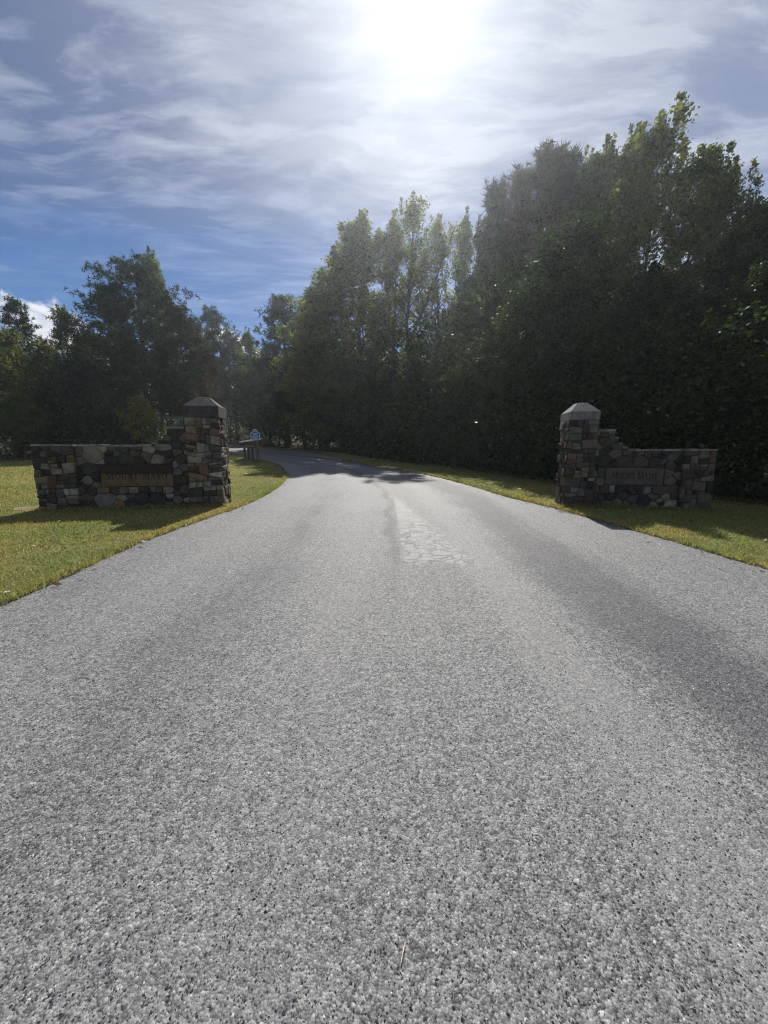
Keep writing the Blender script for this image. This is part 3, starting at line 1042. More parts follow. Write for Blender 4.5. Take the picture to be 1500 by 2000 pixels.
LT, LT2, MID, DK, OC, OC2, BL, WH, PU, TAN = (0.36, 0.345, 0.31), (0.29, 0.28, 0.25), (0.17, 0.16, 0.14), (0.07, 0.07, 0.068), (0.26, 0.175, 0.085), (0.22, 0.16, 0.10), (0.24, 0.255, 0.26), (0.56, 0.55, 0.53), (0.045, 0.042, 0.055), (0.30, 0.255, 0.175)
left_seeds = [LS('wall', *x) for x in [
    (183, 888, 19, LT2), (201, 877, 9, LT), (151, 882, 13, MID), (218, 897, 13, PU), (246, 897, 14, DK), (310, 896, 12, LT2), (284, 890, 9, MID), (292, 878, 6, LT), (322, 871, 13, LT2), (327, 852, 10, MID),
    (348, 866, 11, DK), (345, 847, 12, DK), (358, 895, 11, DK), (352, 938, 12, DK), (197, 974, 18, BL), (165, 936, 10, LT2), (172, 957, 10, DK), (232, 972, 6, LT), (300, 975, 17, (0.06, 0.06, 0.075)), (268, 972, 14, DK),
    (253, 956, 8, LT2), (360, 956, 13, (0.15, 0.11, 0.085)), (342, 976, 10, MID), (184, 946, 7, MID), (170, 915, 12, DK), (340, 907, 7, LT2), (345, 920, 8, MID)]]
left_seeds += [LS('pillar', *x) for x in [
    (383, 842, 11, TAN), (409, 843, 12, (0.10, 0.085, 0.075)), (433, 846, 8, MID), (388, 861, 9, (0.22, 0.155, 0.11)), (376, 859, 6, (0.16, 0.11, 0.08)), (412, 858, 9, MID), (432, 857, 8, LT2), (384, 876, 10, TAN), (418, 878, 17, (0.115, 0.11, 0.10)), (379, 889, 7, LT2),
    (397, 892, 7, LT), (384, 907, 12, OC), (405, 909, 9, OC2), (427, 914, 12, (0.12, 0.12, 0.10)), (407, 923, 9, (0.23, 0.18, 0.12)), (386, 926, 9, PU), (412, 934, 12, MID), (433, 931, 8, WH), (382, 941, 5, LT), (383, 950, 5, LT), (400, 952, 8, LT2), (425, 949, 12, LT), (392, 968, 13, DK), (414, 966, 9, DK), (430, 966, 7, MID), (390, 983, 12, DK), (418, 983, 13, MID),
    (384, 825, 6, LT2), (397, 824, 6, OC2), (411, 826, 6, LT), (425, 826, 7, MID)]]
left_seeds += [LS('pier', *x) for x in [
    (94, 949, 14, LT2), (121, 931, 15, (0.10, 0.098, 0.07)), (137, 931, 8, (0.10, 0.098, 0.07)), (113, 912, 10, LT2), (134, 912, 9, LT2), (88, 915, 9, MID), (128, 961, 8, WH), (142, 956, 8, (0.36, 0.38, 0.38)), (97, 980, 8, LT2), (128, 978, 11, MID), (108, 965, 9, DK), (92, 966, 8, DK), (108, 899, 9, (0.19, 0.155, 0.10)),
    (92, 900, 9, (0.07, 0.06, 0.08)), (130, 893, 10, DK), (92, 883, 8, MID), (108, 878, 8, DK), (91, 931, 6, TAN), (92, 990, 10, DK)]]

entrance_wall(-1, (-3.58, 8.50, tz(0, 8.5)), math.radians(9.5),
              dict(pw=0.66, pd=0.66, ph=1.92, step=1.72, s1=1.07, s2=1.40, wh=1.34, len=3.60, pier=2.88, sign=(1.02, 2.44, 0.46, 0.92), over=0.03, eave=2.17, apex=2.36,
                   cuts=(1.02, 1.32, 1.81, 2.44), lpad=0.10, cap=0.185, lz=0.605),
              'longer stone wall with dark pillar cap and tan nameplate darker at the top, beside the wooden stand', left_seeds, M['cap_dark'], M['slab_dark_top'], 0.70, 21)


def RS(part, u, v, rp, col):
    return (part, (u - 1107) * 0.0097, (992 - v) * 0.0111, rp * 0.0105, col)


GR, GR2, GR3 = (0.15, 0.145, 0.13), (0.21, 0.20, 0.175), (0.10, 0.098, 0.092)
right_seeds = [RS('pillar', *x) for x in [
    (1120, 830, 9, (0.11, 0.09, 0.09)), (1137, 830, 9, (0.10, 0.085, 0.09)), (1128, 843, 10, GR2), (1147, 844, 7, GR2), (1117, 858, 8, (0.20, 0.21, 0.19)), (1131, 858, 7, GR), (1125, 875, 10, (0.33, 0.34, 0.29)), (1112, 873, 5, OC2), (1113, 890, 7, OC2), (1127, 891, 8, GR2),
    (1112, 905, 9, (0.19, 0.165, 0.09)), (1133, 905, 9, (0.16, 0.14, 0.09)), (1122, 922, 8, (0.27, 0.25, 0.19)), (1137, 922, 8, LT2), (1122, 942, 14, (0.13, 0.14, 0.135)), (1145, 946, 11, GR3), (1116, 961, 8, LT2), (1135, 964, 10, GR2), (1130, 980, 20, GR3), (1146, 880, 8, GR3), (1146, 897, 8, GR3)]]
right_seeds += [RS('wall', *x) for x in [
    (1192, 843, 7, GR2), (1178, 843, 7, GR2), (1182, 866, 12, GR3), (1165, 925, 7, LT2), (1180, 924, 10, GR3), (1160, 940, 8, GR), (1180, 941, 8, GR2), (1168, 957, 9, GR), (1190, 958, 9, GR3), (1217, 984, 10, GR2), (1232, 968, 11, GR3), (1250, 975, 10, GR),
    (1277, 956, 8, LT2), (1272, 979, 13, (0.05, 0.048, 0.08)), (1317, 971, 7, LT), (1295, 985, 6, LT2), (1313, 924, 9, GR2), (1325, 938, 8, GR2), (1230, 885, 9, GR), (1256, 886, 6, GR2), (1320, 895, 10, GR), (1318, 910, 9, GR), (1200, 860, 7, GR), (1285, 884, 9, GR3), (1262, 955, 9, (0.07, 0.06, 0.08))]]
right_seeds += [RS('pier', *x) for x in [
    (1356, 941, 11, (0.20, 0.18, 0.13)), (1372, 935, 8, GR), (1353, 967, 11, GR2), (1380, 953, 9, GR2), (1350, 986, 11, LT2), (1384, 938, 8, LT2), (1373, 892, 10, GR2), (1354, 903, 8, LT2), (1352, 890, 8, GR), (1377, 915, 9, GR), (1347, 955, 7, GR2), (1360, 954, 6, GR), (1378, 982, 12, GR3), (1352, 925, 8, GR3)]]

entrance_wall(1, (3.99, 8.40, tz(0, 8.4)), math.radians(-9.0),
              dict(pw=0.53, pd=0.66, ph=1.86, step=1.66, s1=0.93, s2=1.20, wh=1.25, len=2.82, pier=2.27, sign=(0.80, 1.94, 0.50, 0.86), over=0.03, eave=2.05, apex=2.24,
                   cuts=(0.80, 1.94), lpad=0.13, cap=0.165, lz=0.62),
              'shorter grey stone wall with pale pillar cap and clean grey nameplate, in front of dense trees', right_seeds, M['cap_light'], M['slab_grey'], 0.57, 33)


# ------------------------------------------------------------------ trees
def leaf_quads(cent, size, droop=0.25, wide=0.62):
    """one folded four-cornered leaf at each centre"""
    n = len(cent)
    a = rng.normal(0, 1, (n, 3))
    a[:, 2] = a[:, 2] * 0.7 - droop
    a /= np.linalg.norm(a, axis=1)[:, None]
    b = rng.normal(0, 1, (n, 3))
    b -= (a * b).sum(1)[:, None] * a
    b /= np.linalg.norm(b, axis=1)[:, None]
    nn = np.cross(a, b)
    s = (size * rng.uniform(0.65, 1.3, n))[:, None]
    base = cent - a * s * 0.5
    tip = cent + a * s * 0.5
    l = cent - a * s * 0.05 + b * s * wide * 0.5 + nn * s * 0.10
    r_ = cent - a * s * 0.05 - b * s * wide * 0.5 + nn * s * 0.10
    v = np.stack([base, l, tip, r_], 1).reshape(-1, 3)
    f = np.arange(4 * n).reshape(n, 4)
    return v, f


def true_up(mb, v, h):
    """bring the tip of a grown tree to height h straight above its foot"""
    z = v[:, 2]
    zt = np.quantile(z, 0.9992)
    tip = v[z > np.quantile(z, 0.996)].mean(0)
    def fix(p):
        p = np.array(p, float)
        k = np.clip(p[:, 2] / zt, 0, 1.05)[:, None]
        p[:, :2] -= tip[:2] * k ** 1.3
        p[:, 2] *= h / zt
        return p
    mb.v = [tuple(x) for x in fix(mb.v)]
    return fix(v)


def deciduous(h, R, cb, nleaf, leaf, seed, up=0.9, nlimb=42, fork=False, loose=0.24, prof=None):
    """returns (trunk mesh, crown mesh): a tapering trunk with limbs and twigs; leaves hang in clusters round the twig ends"""
    r = random.Random(seed)
    mb = MB()
    pts, rads = [], []
    lx = ly = 0.0
    n = 9
    for i in range(n + 1):
        k = i / n
        pts.append(Vector((lx, ly, h * 0.97 * k)))
        rads.append(0.011 * h * (1 - k) ** 0.9 + 0.012 + (0.05 if i == 0 else 0))
        lx += r.uniform(-1, 1) * 0.012 * h
        ly += r.uniform(-1, 1) * 0.012 * h
    pts[0].z = -0.15
    mb.tube(pts, rads, 6)
    def on_trunk(z):
        k = max(0, min(n - 1e-3, z / (h * 0.97) * n))
        i = int(k)
        return pts[i].lerp(pts[i + 1], k - i)
    prof = prof or (lambda t: min(1.0, 0.45 + 1.5 * t) * (1 - t) ** 0.88 * 1.35 + 0.04)
    tips = []
    axes = [(on_trunk, cb * h, h, 1.0)]
    if fork:
        z0 = 0.45 * h
        p0 = on_trunk(z0)
        d = Vector((0.40, -0.1, 1)).normalized()
        fp = [p0 + d * (0.45 * h * k / 4) + Vector((0, 0, 0.02 * h * k * k / 8)) for k in range(5)]
        mb.tube(fp, [0.0065 * h * (1 - 0.8 * k / 4) + 0.008 for k in range(5)], 5)
        axes.append((lambda z, fp=fp, z0=z0: fp[max(0, min(4, int((z - z0) / (fp[-1].z - z0) * 4)))], z0 + 0.08 * h, fp[-1].z, 0.55))
    for fn, za, zb_, kk in axes:
        nl = int(nlimb * kk)
        for i in range(nl):
            t = (i + r.random()) / nl
            z = za + (zb_ - za) * t * 0.97
            p = fn(z)
            L = R * prof(t) * r.uniform(0.72, 1.22) * (0.8 if kk < 1 else 1)
            ang = i * 2.39996 + r.uniform(-0.5, 0.5)
            el = up * r.uniform(0.6, 1.25) * (0.75 + 0.5 * t)
            d = Vector((math.cos(ang) * math.cos(el), math.sin(ang) * math.cos(el), math.sin(el)))
            bend = r.uniform(0.0, 0.35)
            bp = [p]
            for k in range(1, 4):
                q = bp[-1] + d * L / 3 / max(0.45, math.cos(el))
                d = (d + Vector((r.uniform(-.2, .2), r.uniform(-.2, .2), bend * 0.6))).normalized()
                bp.append(q)
            rb = 0.0035 * h * (1 - t) + 0.012
            mb.tube(bp, [rb, rb * 0.7, rb * 0.45, 0.006], 4, False)
            tips.append((bp[-1], 1.0))
            tips.append((bp[2], 0.8))
            if t > 0.3 and r.random() < 0.7:      # upright shoots give the crown its points
                sh_ = r.uniform(0.035, 0.085) * h
                e = bp[-1] + Vector((r.uniform(-.12, .12), r.uniform(-.12, .12), 1)) * sh_
                mb.tube([bp[-1], e], [0.010, 0.004], 3, False)
                for q in (0.35, 0.6, 0.8, 0.97):
                    tips.append((bp[-1].lerp(e, q), 0.42, 0.5 if q < 0.7 else 0.34))
            for k in range(r.randint(3, 5)):
                s = r.uniform(0.35, 1.0) * 3
                j = min(2, int(s))
                q = bp[j].lerp(bp[j + 1], s - j)
                td = Vector((r.uniform(-1, 1), r.uniform(-1, 1), r.uniform(-0.15, 0.9))).normalized()
                e = q + td * L * r.uniform(0.18, 0.42)
                mb.tube([q, e], [rb * 0.35, 0.005], 3, False)
                tips.append((e, 0.8))
        for k in range(3):
            tips.append((fn(zb_) + Vector((r.uniform(-.1, .1), r.uniform(-.1, .1), r.uniform(-0.35, 0.15))), 0.8))
    tp = np.array([tuple(t[0]) for t in tips])
    w = np.array([t[1] for t in tips]) * rng.uniform(0.4, 1.6, len(tips))
    idx = rng.choice(len(tp), nleaf, p=w / w.sum())
    sg = (loose * rng.uniform(0.6, 1.2, len(tp)) * np.array([t[2] if len(t) > 2 else 1.0 for t in tips]))[idx][:, None]
    c = tp[idx] + np.clip(rng.normal(0, 1, (nleaf, 3)), -1.7, 1.7) * sg * np.array([1, 1, 0.8])
    c = c[c[:, 2] > 0.3]
    v, f = leaf_quads(c, leaf)
    v = true_up(mb, v, h)
    return mb.mesh('trunk'), mesh_np('crown', v, f)


def pine(h, R, cb, seed, ntuft=3000, nneed=11, nl=0.30, whorl=26, prof=None, wid=0.024):
    """trunk with whorls of limbs; tufts of long needles at the ends of the twigs"""
    r = random.Random(seed)
    mb = MB()
    n = 8
    pts, rads = [], []
    lx = ly = 0.0
    for i in range(n + 1):
        k = i / n
        pts.append(Vector((lx, ly, h * 0.98 * k)))
        rads.append(0.014 * h * (1 - k) ** 0.85 + 0.015)
        lx += r.uniform(-1, 1) * 0.008 * h
        ly += r.uniform(-1, 1) * 0.008 * h
    pts[0].z = -0.15
    mb.tube(pts, rads, 7)
    def on_trunk(z):
        k = max(0, min(n - 1e-3, z / (h * 0.98) * n))
        i = int(k)
        return pts[i].lerp(pts[i + 1], k - i)
    prof = prof or (lambda t: (0.72 + 0.5 * math.sin(t * 2.6)) * (1 - t) ** 0.55 + 0.05)
    tips = []
    for i in range(whorl):
        t = (i + r.uniform(0.2, 0.8)) / whorl
        z = cb * h + (h - cb * h) * t
        a0 = r.random() * 6.28
        m = r.choice([3, 4, 4, 5])
        for j in range(m):
            p = on_trunk(z)
            L = R * prof(t) * r.uniform(0.6, 1.25)
            ang = a0 + j * 2 * math.pi / m + r.uniform(-0.4, 0.4)
            el = -0.12 + 0.85 * t + r.uniform(-0.18, 0.22)
            d = Vector((math.cos(ang) * math.cos(el), math.sin(ang) * math.cos(el), math.sin(el)))
            bp = [p]
            for k in range(3):
                bp.append(bp[-1] + d * L / 3)
                d = (d + Vector((r.uniform(-.15, .15), r.uniform(-.15, .15), 0.16))).normalized()
            rb = 0.004 * h * (1 - t) + 0.014
            mb.tube(bp, [rb, rb * 0.75, rb * 0.5, 0.008], 4, False)
            tips.append(bp[-1])
            for k in range(max(3, int(L * 4.2))):
                s = r.uniform(0.38, 1.0) * 3
                q0 = min(2, int(s))
                q = bp[q0].lerp(bp[q0 + 1], s - q0)
                td = (Vector((r.uniform(-1, 1), r.uniform(-1, 1), r.uniform(-0.2, 0.75)))).normalized()
                e = q + td * r.uniform(0.25, 0.30 + 0.16 * L)
                mb.tube([q, e], [rb * 0.25, 0.006], 3, False)
                tips.append(e)
                if r.random() < 0.6:
                    tips.append(q.lerp(e, 0.6))
    for k in range(9):
        tips.append(on_trunk(h * (0.98 - 0.02 * k)) + Vector((r.uniform(-.1, .1), r.uniform(-.1, .1), 0)) * k * 0.5)
    tp = np.array([tuple(t) for t in tips])
    reps = max(1, int(round(ntuft / len(tp))))
    cen = np.repeat(tp, reps, 0)[:]
    cen = cen + rng.normal(0, 0.13, cen.shape)
    m = len(cen)
    N = m * nneed
    c = np.repeat(cen, nneed, 0)
    d = rng.normal(0, 1, (N, 3))
    d[:, 2] += 0.45
    d /= np.linalg.norm(d, axis=1)[:, None]
    b = rng.normal(0, 1, (N, 3))
    b -= (b * d).sum(1)[:, None] * d
    b /= np.linalg.norm(b, axis=1)[:, None]
    ln = (nl * rng.uniform(0.6, 1.15, N))[:, None]
    w = wid
    v = np.stack([c - b * w, c + b * w, c + d * ln], 1).reshape(-1, 3)
    v = true_up(mb, v, h)
    return mb.mesh('trunk'), mesh_np('crown', v, np.arange(3 * N).reshape(N, 3))


LIB = {}


def lib(key):
    """each kind of tree shape is made once and its meshes shared"""
    if key not in LIB:
        LIB[key] = {
            'poplar_a': lambda: deciduous(16, 2.5, 0.16, 17000, 0.17, 1, 1.0, 46),
            'poplar_b': lambda: deciduous(16, 2.3, 0.20, 13000, 0.17, 2, 1.0, 44),
            'poplar_thin': lambda: deciduous(17, 2.6, 0.34, 6500, 0.18, 3, 1.0, 34, fork=True, loose=0.22),
            'gum_a': lambda: deciduous(14, 3.0, 0.10, 20000, 0.15, 4, 0.75, 60),
            'gum_b': lambda: deciduous(14, 3.2, 0.12, 18000, 0.15, 5, 0.7, 54, loose=0.26),
            'maple': lambda: deciduous(9, 2.5, 0.08, 26000, 0.125, 6, 0.65, 48),
            'sapling': lambda: deciduous(5, 1.3, 0.22, 6500, 0.12, 7, 0.7, 26, loose=0.22),
            'frond': lambda: deciduous(11, 2.4, 0.2, 26000, 0.12, 8, 0.5, 44, loose=0.26),
            'pine_big': lambda: pine(16, 4.6, 0.20, 9, 9500, 10, 0.32, 30, prof=lambda t: (0.8 + 0.45 * math.sin(t * 2.6)) * (1 - t) ** 0.5 + 0.08),
            'pine_a': lambda: pine(15, 2.9, 0.25, 10, 4200, 10, 0.30, 26),
            'pine_b': lambda: pine(14, 2.5, 0.32, 12, 3600, 10, 0.32, 22, prof=lambda t: (0.35 + 0.9 * math.sin(min(1, t * 1.1) * 2.4)) * (1 - t) ** 0.35 + 0.05),
            'pine_y': lambda: pine(12, 2.5, 0.08, 13, 4200, 11, 0.32, 28, prof=lambda t: (1 - t) ** 0.8 + 0.08),
        }[key]()
    return LIB[key]


H0 = {'poplar_a': (16, 2.5), 'poplar_b': (16, 2.3), 'poplar_thin': (17, 2.6), 'gum_a': (14, 3.0), 'gum_b': (14, 3.2), 'maple': (9, 2.5), 'sapling': (5, 1.3), 'frond': (11, 2.4),
      'pine_big': (16, 4.6), 'pine_a': (15, 2.9), 'pine_b': (14, 2.5), 'pine_y': (12, 2.5)}
CATS = {'poplar': 'poplar_tree', 'gum': 'broadleaf_tree', 'maple': 'maple_tree', 'sapling': 'sapling', 'frond': 'broadleaf_tree', 'pine': 'pine_tree'}
MATVAR = {}


def tree(key, x, y, h, mat, label, group, wide=1.0, rz=None):
    tr, cr = lib(key)
    h0, _ = H0[key]
    kind = CATS[key.split('_')[0]]
    root = empty(kind, (x, y, tz(x, y)), rnd.random() * 6.28 if rz is None else rz)
    s = h / h0
    root.scale = (s * wide, s * wide, s)
    tag(root, label, 'tree', group)
    if (key, mat) not in MATVAR:
        MATVAR[(key, mat)] = cr if not cr.materials else cr.copy()
        MATVAR[(key, mat)].materials.clear()
        MATVAR[(key, mat)].materials.append(M[mat])
    link('trunk', tr, M['pine_bark'] if kind == 'pine_tree' else M['bark'], root)
    link('crown', MATVAR[(key, mat)], None, root)
    return root


def tree_at(key, u, vtop, y, mat, label, group, wide=1.0, rz=None):
    x, zt = spot(u, vtop, y)
    return tree(key, x, y, zt - tz(x, y), mat, label, group, wide, rz)


GR_R, GR_C, GR_L = 'trees in the wood right of the road', 'trees where the road bends', 'trees behind the left wall'
# right of the road, tallest first
tree_at('gum_a', 1278, 228, 20.5, 'olive', 'tallest broadleaf tree of the wood, peaking above the right stone wall', GR_R, 1.0, 0.4)
tree_at('gum_b', 1372, 285, 19.5, 'green', 'broadleaf tree just past the tallest peak, on its far side from the road', GR_R, 0.85, 2.0)
tree_at('gum_a', 1422, 312, 18.5, 'olive', 'tall broadleaf tree third along the crest outward from the highest peak', GR_R, 0.85, 3.2)
tree_at('gum_b', 1480, 350, 17.0, 'green', 'dark broadleaf tree ending the wood crest before the feathery fronds', GR_R, 0.9, 4.4)
tree_at('frond', 1560, 345, 13.5, 'dark', 'outermost tree with drooping feathery fronds poking in at the photo edge', GR_R, 1.0, 1.0)
tree_at('poplar_b', 1238, 246, 22.0, 'olive', 'slim upright tree on the road side of the tallest peak', GR_R, 0.9, 1.3)
tree_at('poplar_a', 1188, 264, 23.0, 'olive', 'upright tree with pointed tip between the feathery pines and tallest peak', GR_R, 0.85, 0.2)
tree_at('poplar_b', 1150, 290, 24.0, 'olive', 'narrow leafy tree touching the feathery pine with the twin tip', GR_R, 0.8, 2.2)
tree_at('pine_y', 1075, 288, 25.0, 'needle_rust', 'highest feathery pine, hazy and slightly rusty, above the right pillar', GR_R, 0.95, 0.7)
tree_at('pine_y', 1108, 296, 26.0, 'needle', 'green feathery pine forming the twin tip beside the rusty pine', GR_R, 0.8, 1.9)
tree_at('pine_y', 1018, 332, 26.0, 'needle_rust', 'feathery pine of middle height on the slope of the wood crest', GR_R, 0.9, 2.9)
tree_at('pine_y', 972, 356, 27.0, 'needle', 'lowest of the feathery pines, nearest the road bend', GR_R, 0.9, 4.1)
tree_at('poplar_b', 912, 406, 35.1, 'green', 'slender spire of a poplar alone in the dip of the treeline', GR_R, 0.62, 0.9)
# around the bend
tree_at('poplar_thin', 812, 378, 35.1, 'olive', 'sparse tall poplar with visible forked trunk and sky showing through', GR_C, 1.1, 0.1)
tree_at('poplar_b', 770, 412, 36.9, 'olive', 'loose poplar between the forked one and the dense pointed one', GR_C, 0.95, 1.2)
tree_at('poplar_thin', 852, 420, 37.4, 'olive', 'thin poplar with few leaves on the pine side of the forked trunk', GR_C, 0.95, 2.6)
tree_at('poplar_a', 705, 412, 36.3, 'olive', 'dense pointed poplar, highest one left of the forked trunk', GR_C, 1.35, 0.4)
tree_at('poplar_a', 662, 478, 38.6, 'olive', 'second step down the poplar slope towards the yellow tree', GR_C, 1.7, 3.3)
tree_at('poplar_a', 626, 545, 40.9, 'green', 'lowest poplar of the slope, standing over the yellow tree', GR_C, 1.9, 5.0)
tree_at('maple', 604, 612, 41.0, 'yellow', 'bright yellow green tree at the inside of the road bend', GR_C, 1.0, 0.0)
tree_at('maple', 660, 690, 37.0, 'olive', 'low bushy olive tree in front of the poplar slope', GR_C, 1.25, 1.0)
tree_at('pine_b', 550, 578, 48.0, 'needle', 'dark rounded pine left of the yellow tree, beyond the blue sign', GR_C, 1.1, 0.5)
tree_at('pine_b', 588, 600, 50.0, 'needle', 'smaller dark pine tucked between the rounded pine and yellow tree', GR_C, 0.8, 1.5)
tree_at('poplar_b', 482, 640, 58.0, 'green', 'small distant pale green tree in the lowest notch of the treeline', GR_C, 1.2, 2.5)
tree_at('pine_b', 452, 652, 60.0, 'needle', 'distant pine at the bottom of the notch, beside the pale green tree', GR_C, 1.1, 3.5)
# left
tree_at('pine_big', 268, 508, 36.0, 'needle', 'huge spreading dark pine behind the left stone wall', GR_L, 1.2, 0.8)
tree_at('poplar_a', 290, 482, 44.0, 'green', 'leafy tree whose tip rises out of the top of the huge pine', GR_L, 0.9, 1.7)
tree_at('pine_a', 352, 600, 37.0, 'needle_rust', 'browning pine close on the road side of the huge pine', GR_L, 1.35, 2.0)
tree_at('pine_b', 406, 598, 61.0, 'needle', 'tufted pine standing alone between the huge pine and the notch', GR_L, 1.0, 2.7)
tree_at('pine_a', 200, 560, 42.0, 'needle', 'pine on the outer shoulder of the huge pine', GR_L, 1.1, 3.7)
tree_at('gum_a', 122, 598, 38.0, 'olive', 'leafy pointed tree just outward of the huge pine', GR_L, 0.9, 0.6)
tree_at('pine_a', 22, 582, 38.0, 'needle', 'dark pine rising highest at the outer end of the left wood', GR_L, 1.0, 4.4)
tree_at('gum_b', 70, 655, 33.0, 'rust', 'reddish green tree in front of the pine at the outer left', GR_L, 1.0, 5.2)
tree_at('gum_a', 0, 640, 29.0, 'rust', 'rust tinged tree cut by the photo edge, brightest foliage at far left', GR_L, 1.1, 2.2)
tree_at('maple', 150, 700, 31.0, 'dark', 'low dark tree right behind the outer end of the left wall', GR_L, 1.2, 3.0)
tree_at('maple', 30, 760, 26.0, 'green', 'low leafy tree by the lawn at the outer end of left wall', GR_L, 1.2, 1.1)
tree_at('sapling', 268, 772, 31.0, 'yellow', 'bright sunlit sapling under the huge pine, above the left wall', GR_L, 1.1, 0.3)

# the rest of the wood: trees standing behind and between those, which nothing in the photo tells apart
BACK_R = 'dark trees filling the wood behind the right wall'
BACK_C = 'dim trees deep behind the road bend'
BACK_L = 'dim trees deep behind the left wall'
KEYS = ['gum_a', 'gum_b', 'poplar_b', 'maple', 'gum_b', 'pine_a']


def fill(u, vt, y, wide=1.1):
    k = rnd.choice(KEYS)
    if y < 17.5:
        k = 'gum_a' if int(u) % 4 < 2 else 'gum_b'
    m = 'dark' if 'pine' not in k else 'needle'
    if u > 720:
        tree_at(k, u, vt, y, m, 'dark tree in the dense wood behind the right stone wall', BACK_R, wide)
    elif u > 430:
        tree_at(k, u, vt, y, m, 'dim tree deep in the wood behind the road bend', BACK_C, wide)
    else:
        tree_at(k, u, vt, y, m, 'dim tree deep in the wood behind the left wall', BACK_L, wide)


for u, vt, y in [
    # near rank, right
    (1010, 560, 17.0), (1072, 450, 15.6), (1128, 418, 15.2), (1215, 590, 14.5), (1310, 500, 14.0), (1400, 560, 13.0), (1500, 500, 11.5), (1610, 440, 10.0), (1040, 620, 17.5), (960, 640, 20), (890, 660, 23), (830, 690, 27), (770, 710, 30), (720, 730, 33),
    (1170, 590, 19), (1280, 520, 18), (1350, 560, 17), (1450, 440, 15.5), (1080, 480, 21.5), (1000, 500, 23.5), (930, 540, 27.5), (1560, 410, 14.5),
    # second rank
    (1010, 430, 32), (1110, 480, 30), (1205, 620, 29), (1290, 520, 28), (1420, 500, 27), (1520, 440, 26), (880, 600, 42), (950, 490, 36), (800, 660, 46), (730, 650, 46), (670, 670, 48), (1650, 400, 20),
    (1060, 500, 40), (1180, 600, 40), (1300, 560, 40), (1430, 480, 40), (850, 690, 52), (760, 690, 54), (920, 620, 48), (690, 700, 56),
    # behind the bend
    (620, 660, 44), (560, 690, 52), (520, 680, 60), (480, 690, 66), (440, 690, 68), (590, 720, 46), (540, 740, 54), (640, 760, 38), (500, 710, 58),
    # left
    (-40, 640, 34), (40, 690, 42), (100, 680, 46), (170, 650, 50), (230, 660, 54), (320, 640, 46), (380, 670, 66), (90, 740, 29), (180, 720, 36), (-90, 620, 30), (-160, 640, 32), (410, 700, 72), (350, 720, 78), (260, 720, 88), (250, 700, 60)]:
    fill(u, vt, y)


def undergrowth():
    """brambles, saplings and low boughs along the edges of the wood"""
    cs = []
    def along(curve, side, t0, t1, count, zmax, depth):
        m = len(curve)
        for _ in range(count):
            k = rnd.uniform(t0, t1) * (m - 1)
            i = min(m - 2, int(k))
            p = curve[i] * (1 - k + i) + curve[i + 1] * (k - i)
            d = rnd.random() ** 1.2 * depth
            x, y = p[0] + side[0] * d + rnd.uniform(-.4, .4), p[1] + side[1] * d + rnd.uniform(-.4, .4)
            top = zmax * (0.35 + 0.65 * min(1, d / 1.6))
            cs.append((x, y, tz(x, y) + rnd.random() ** 0.8 * top + 0.15, rnd.uniform(0.25, 0.55)))
    along(fr, (1.0, 0.45), 0.08, 0.52, 1150, 4.6, 4.5)
    near = len(cs)
    along(fr, (0.9, 0.6), 0.48, 0.97, 900, 5.5, 7)
    along(fr, (0.9, 0.6), 0.45, 0.97, 1500, 9.0, 18)
    along(fl, (-1, 0.25), 0.1, 0.97, 600, 4.0, 6)
    along(fl, (-1, 0.3), 0.1, 0.97, 900, 8.5, 20)
    far_edge = resample([(-150, 70), (-120, 118), (-75, 140), (-40, 122), (-12, 96), (25, 78), (70, 60)], 60)
    along(far_edge, (0.1, 1), 0, 1, 1500, 15.0, 14)
    c = np.array(cs)
    V, F, nv = [], [], 0
    for part, per, size, grow in ((c[:near], 85, 0.135, 1.0), (c[near:near + 3900], 44, 0.25, 1.5), (c[near + 3900:], 34, 0.58, 3.2)):
        pts = np.repeat(part[:, :3], per, 0) + np.clip(rng.normal(0, 1, (len(part) * per, 3)), -1.8, 1.8) * np.repeat(part[:, 3] * grow, per)[:, None] * np.array([1, 1, 0.75])
        pts = pts[pts[:, 2] > terr(pts[:, 0], pts[:, 1]) + 0.04]
        v, f = leaf_quads(pts, size)
        V.append(v)
        F.append(f + nv)
        nv += len(v)
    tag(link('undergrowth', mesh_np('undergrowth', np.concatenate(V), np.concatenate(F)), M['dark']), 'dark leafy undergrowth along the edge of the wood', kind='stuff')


undergrowth()


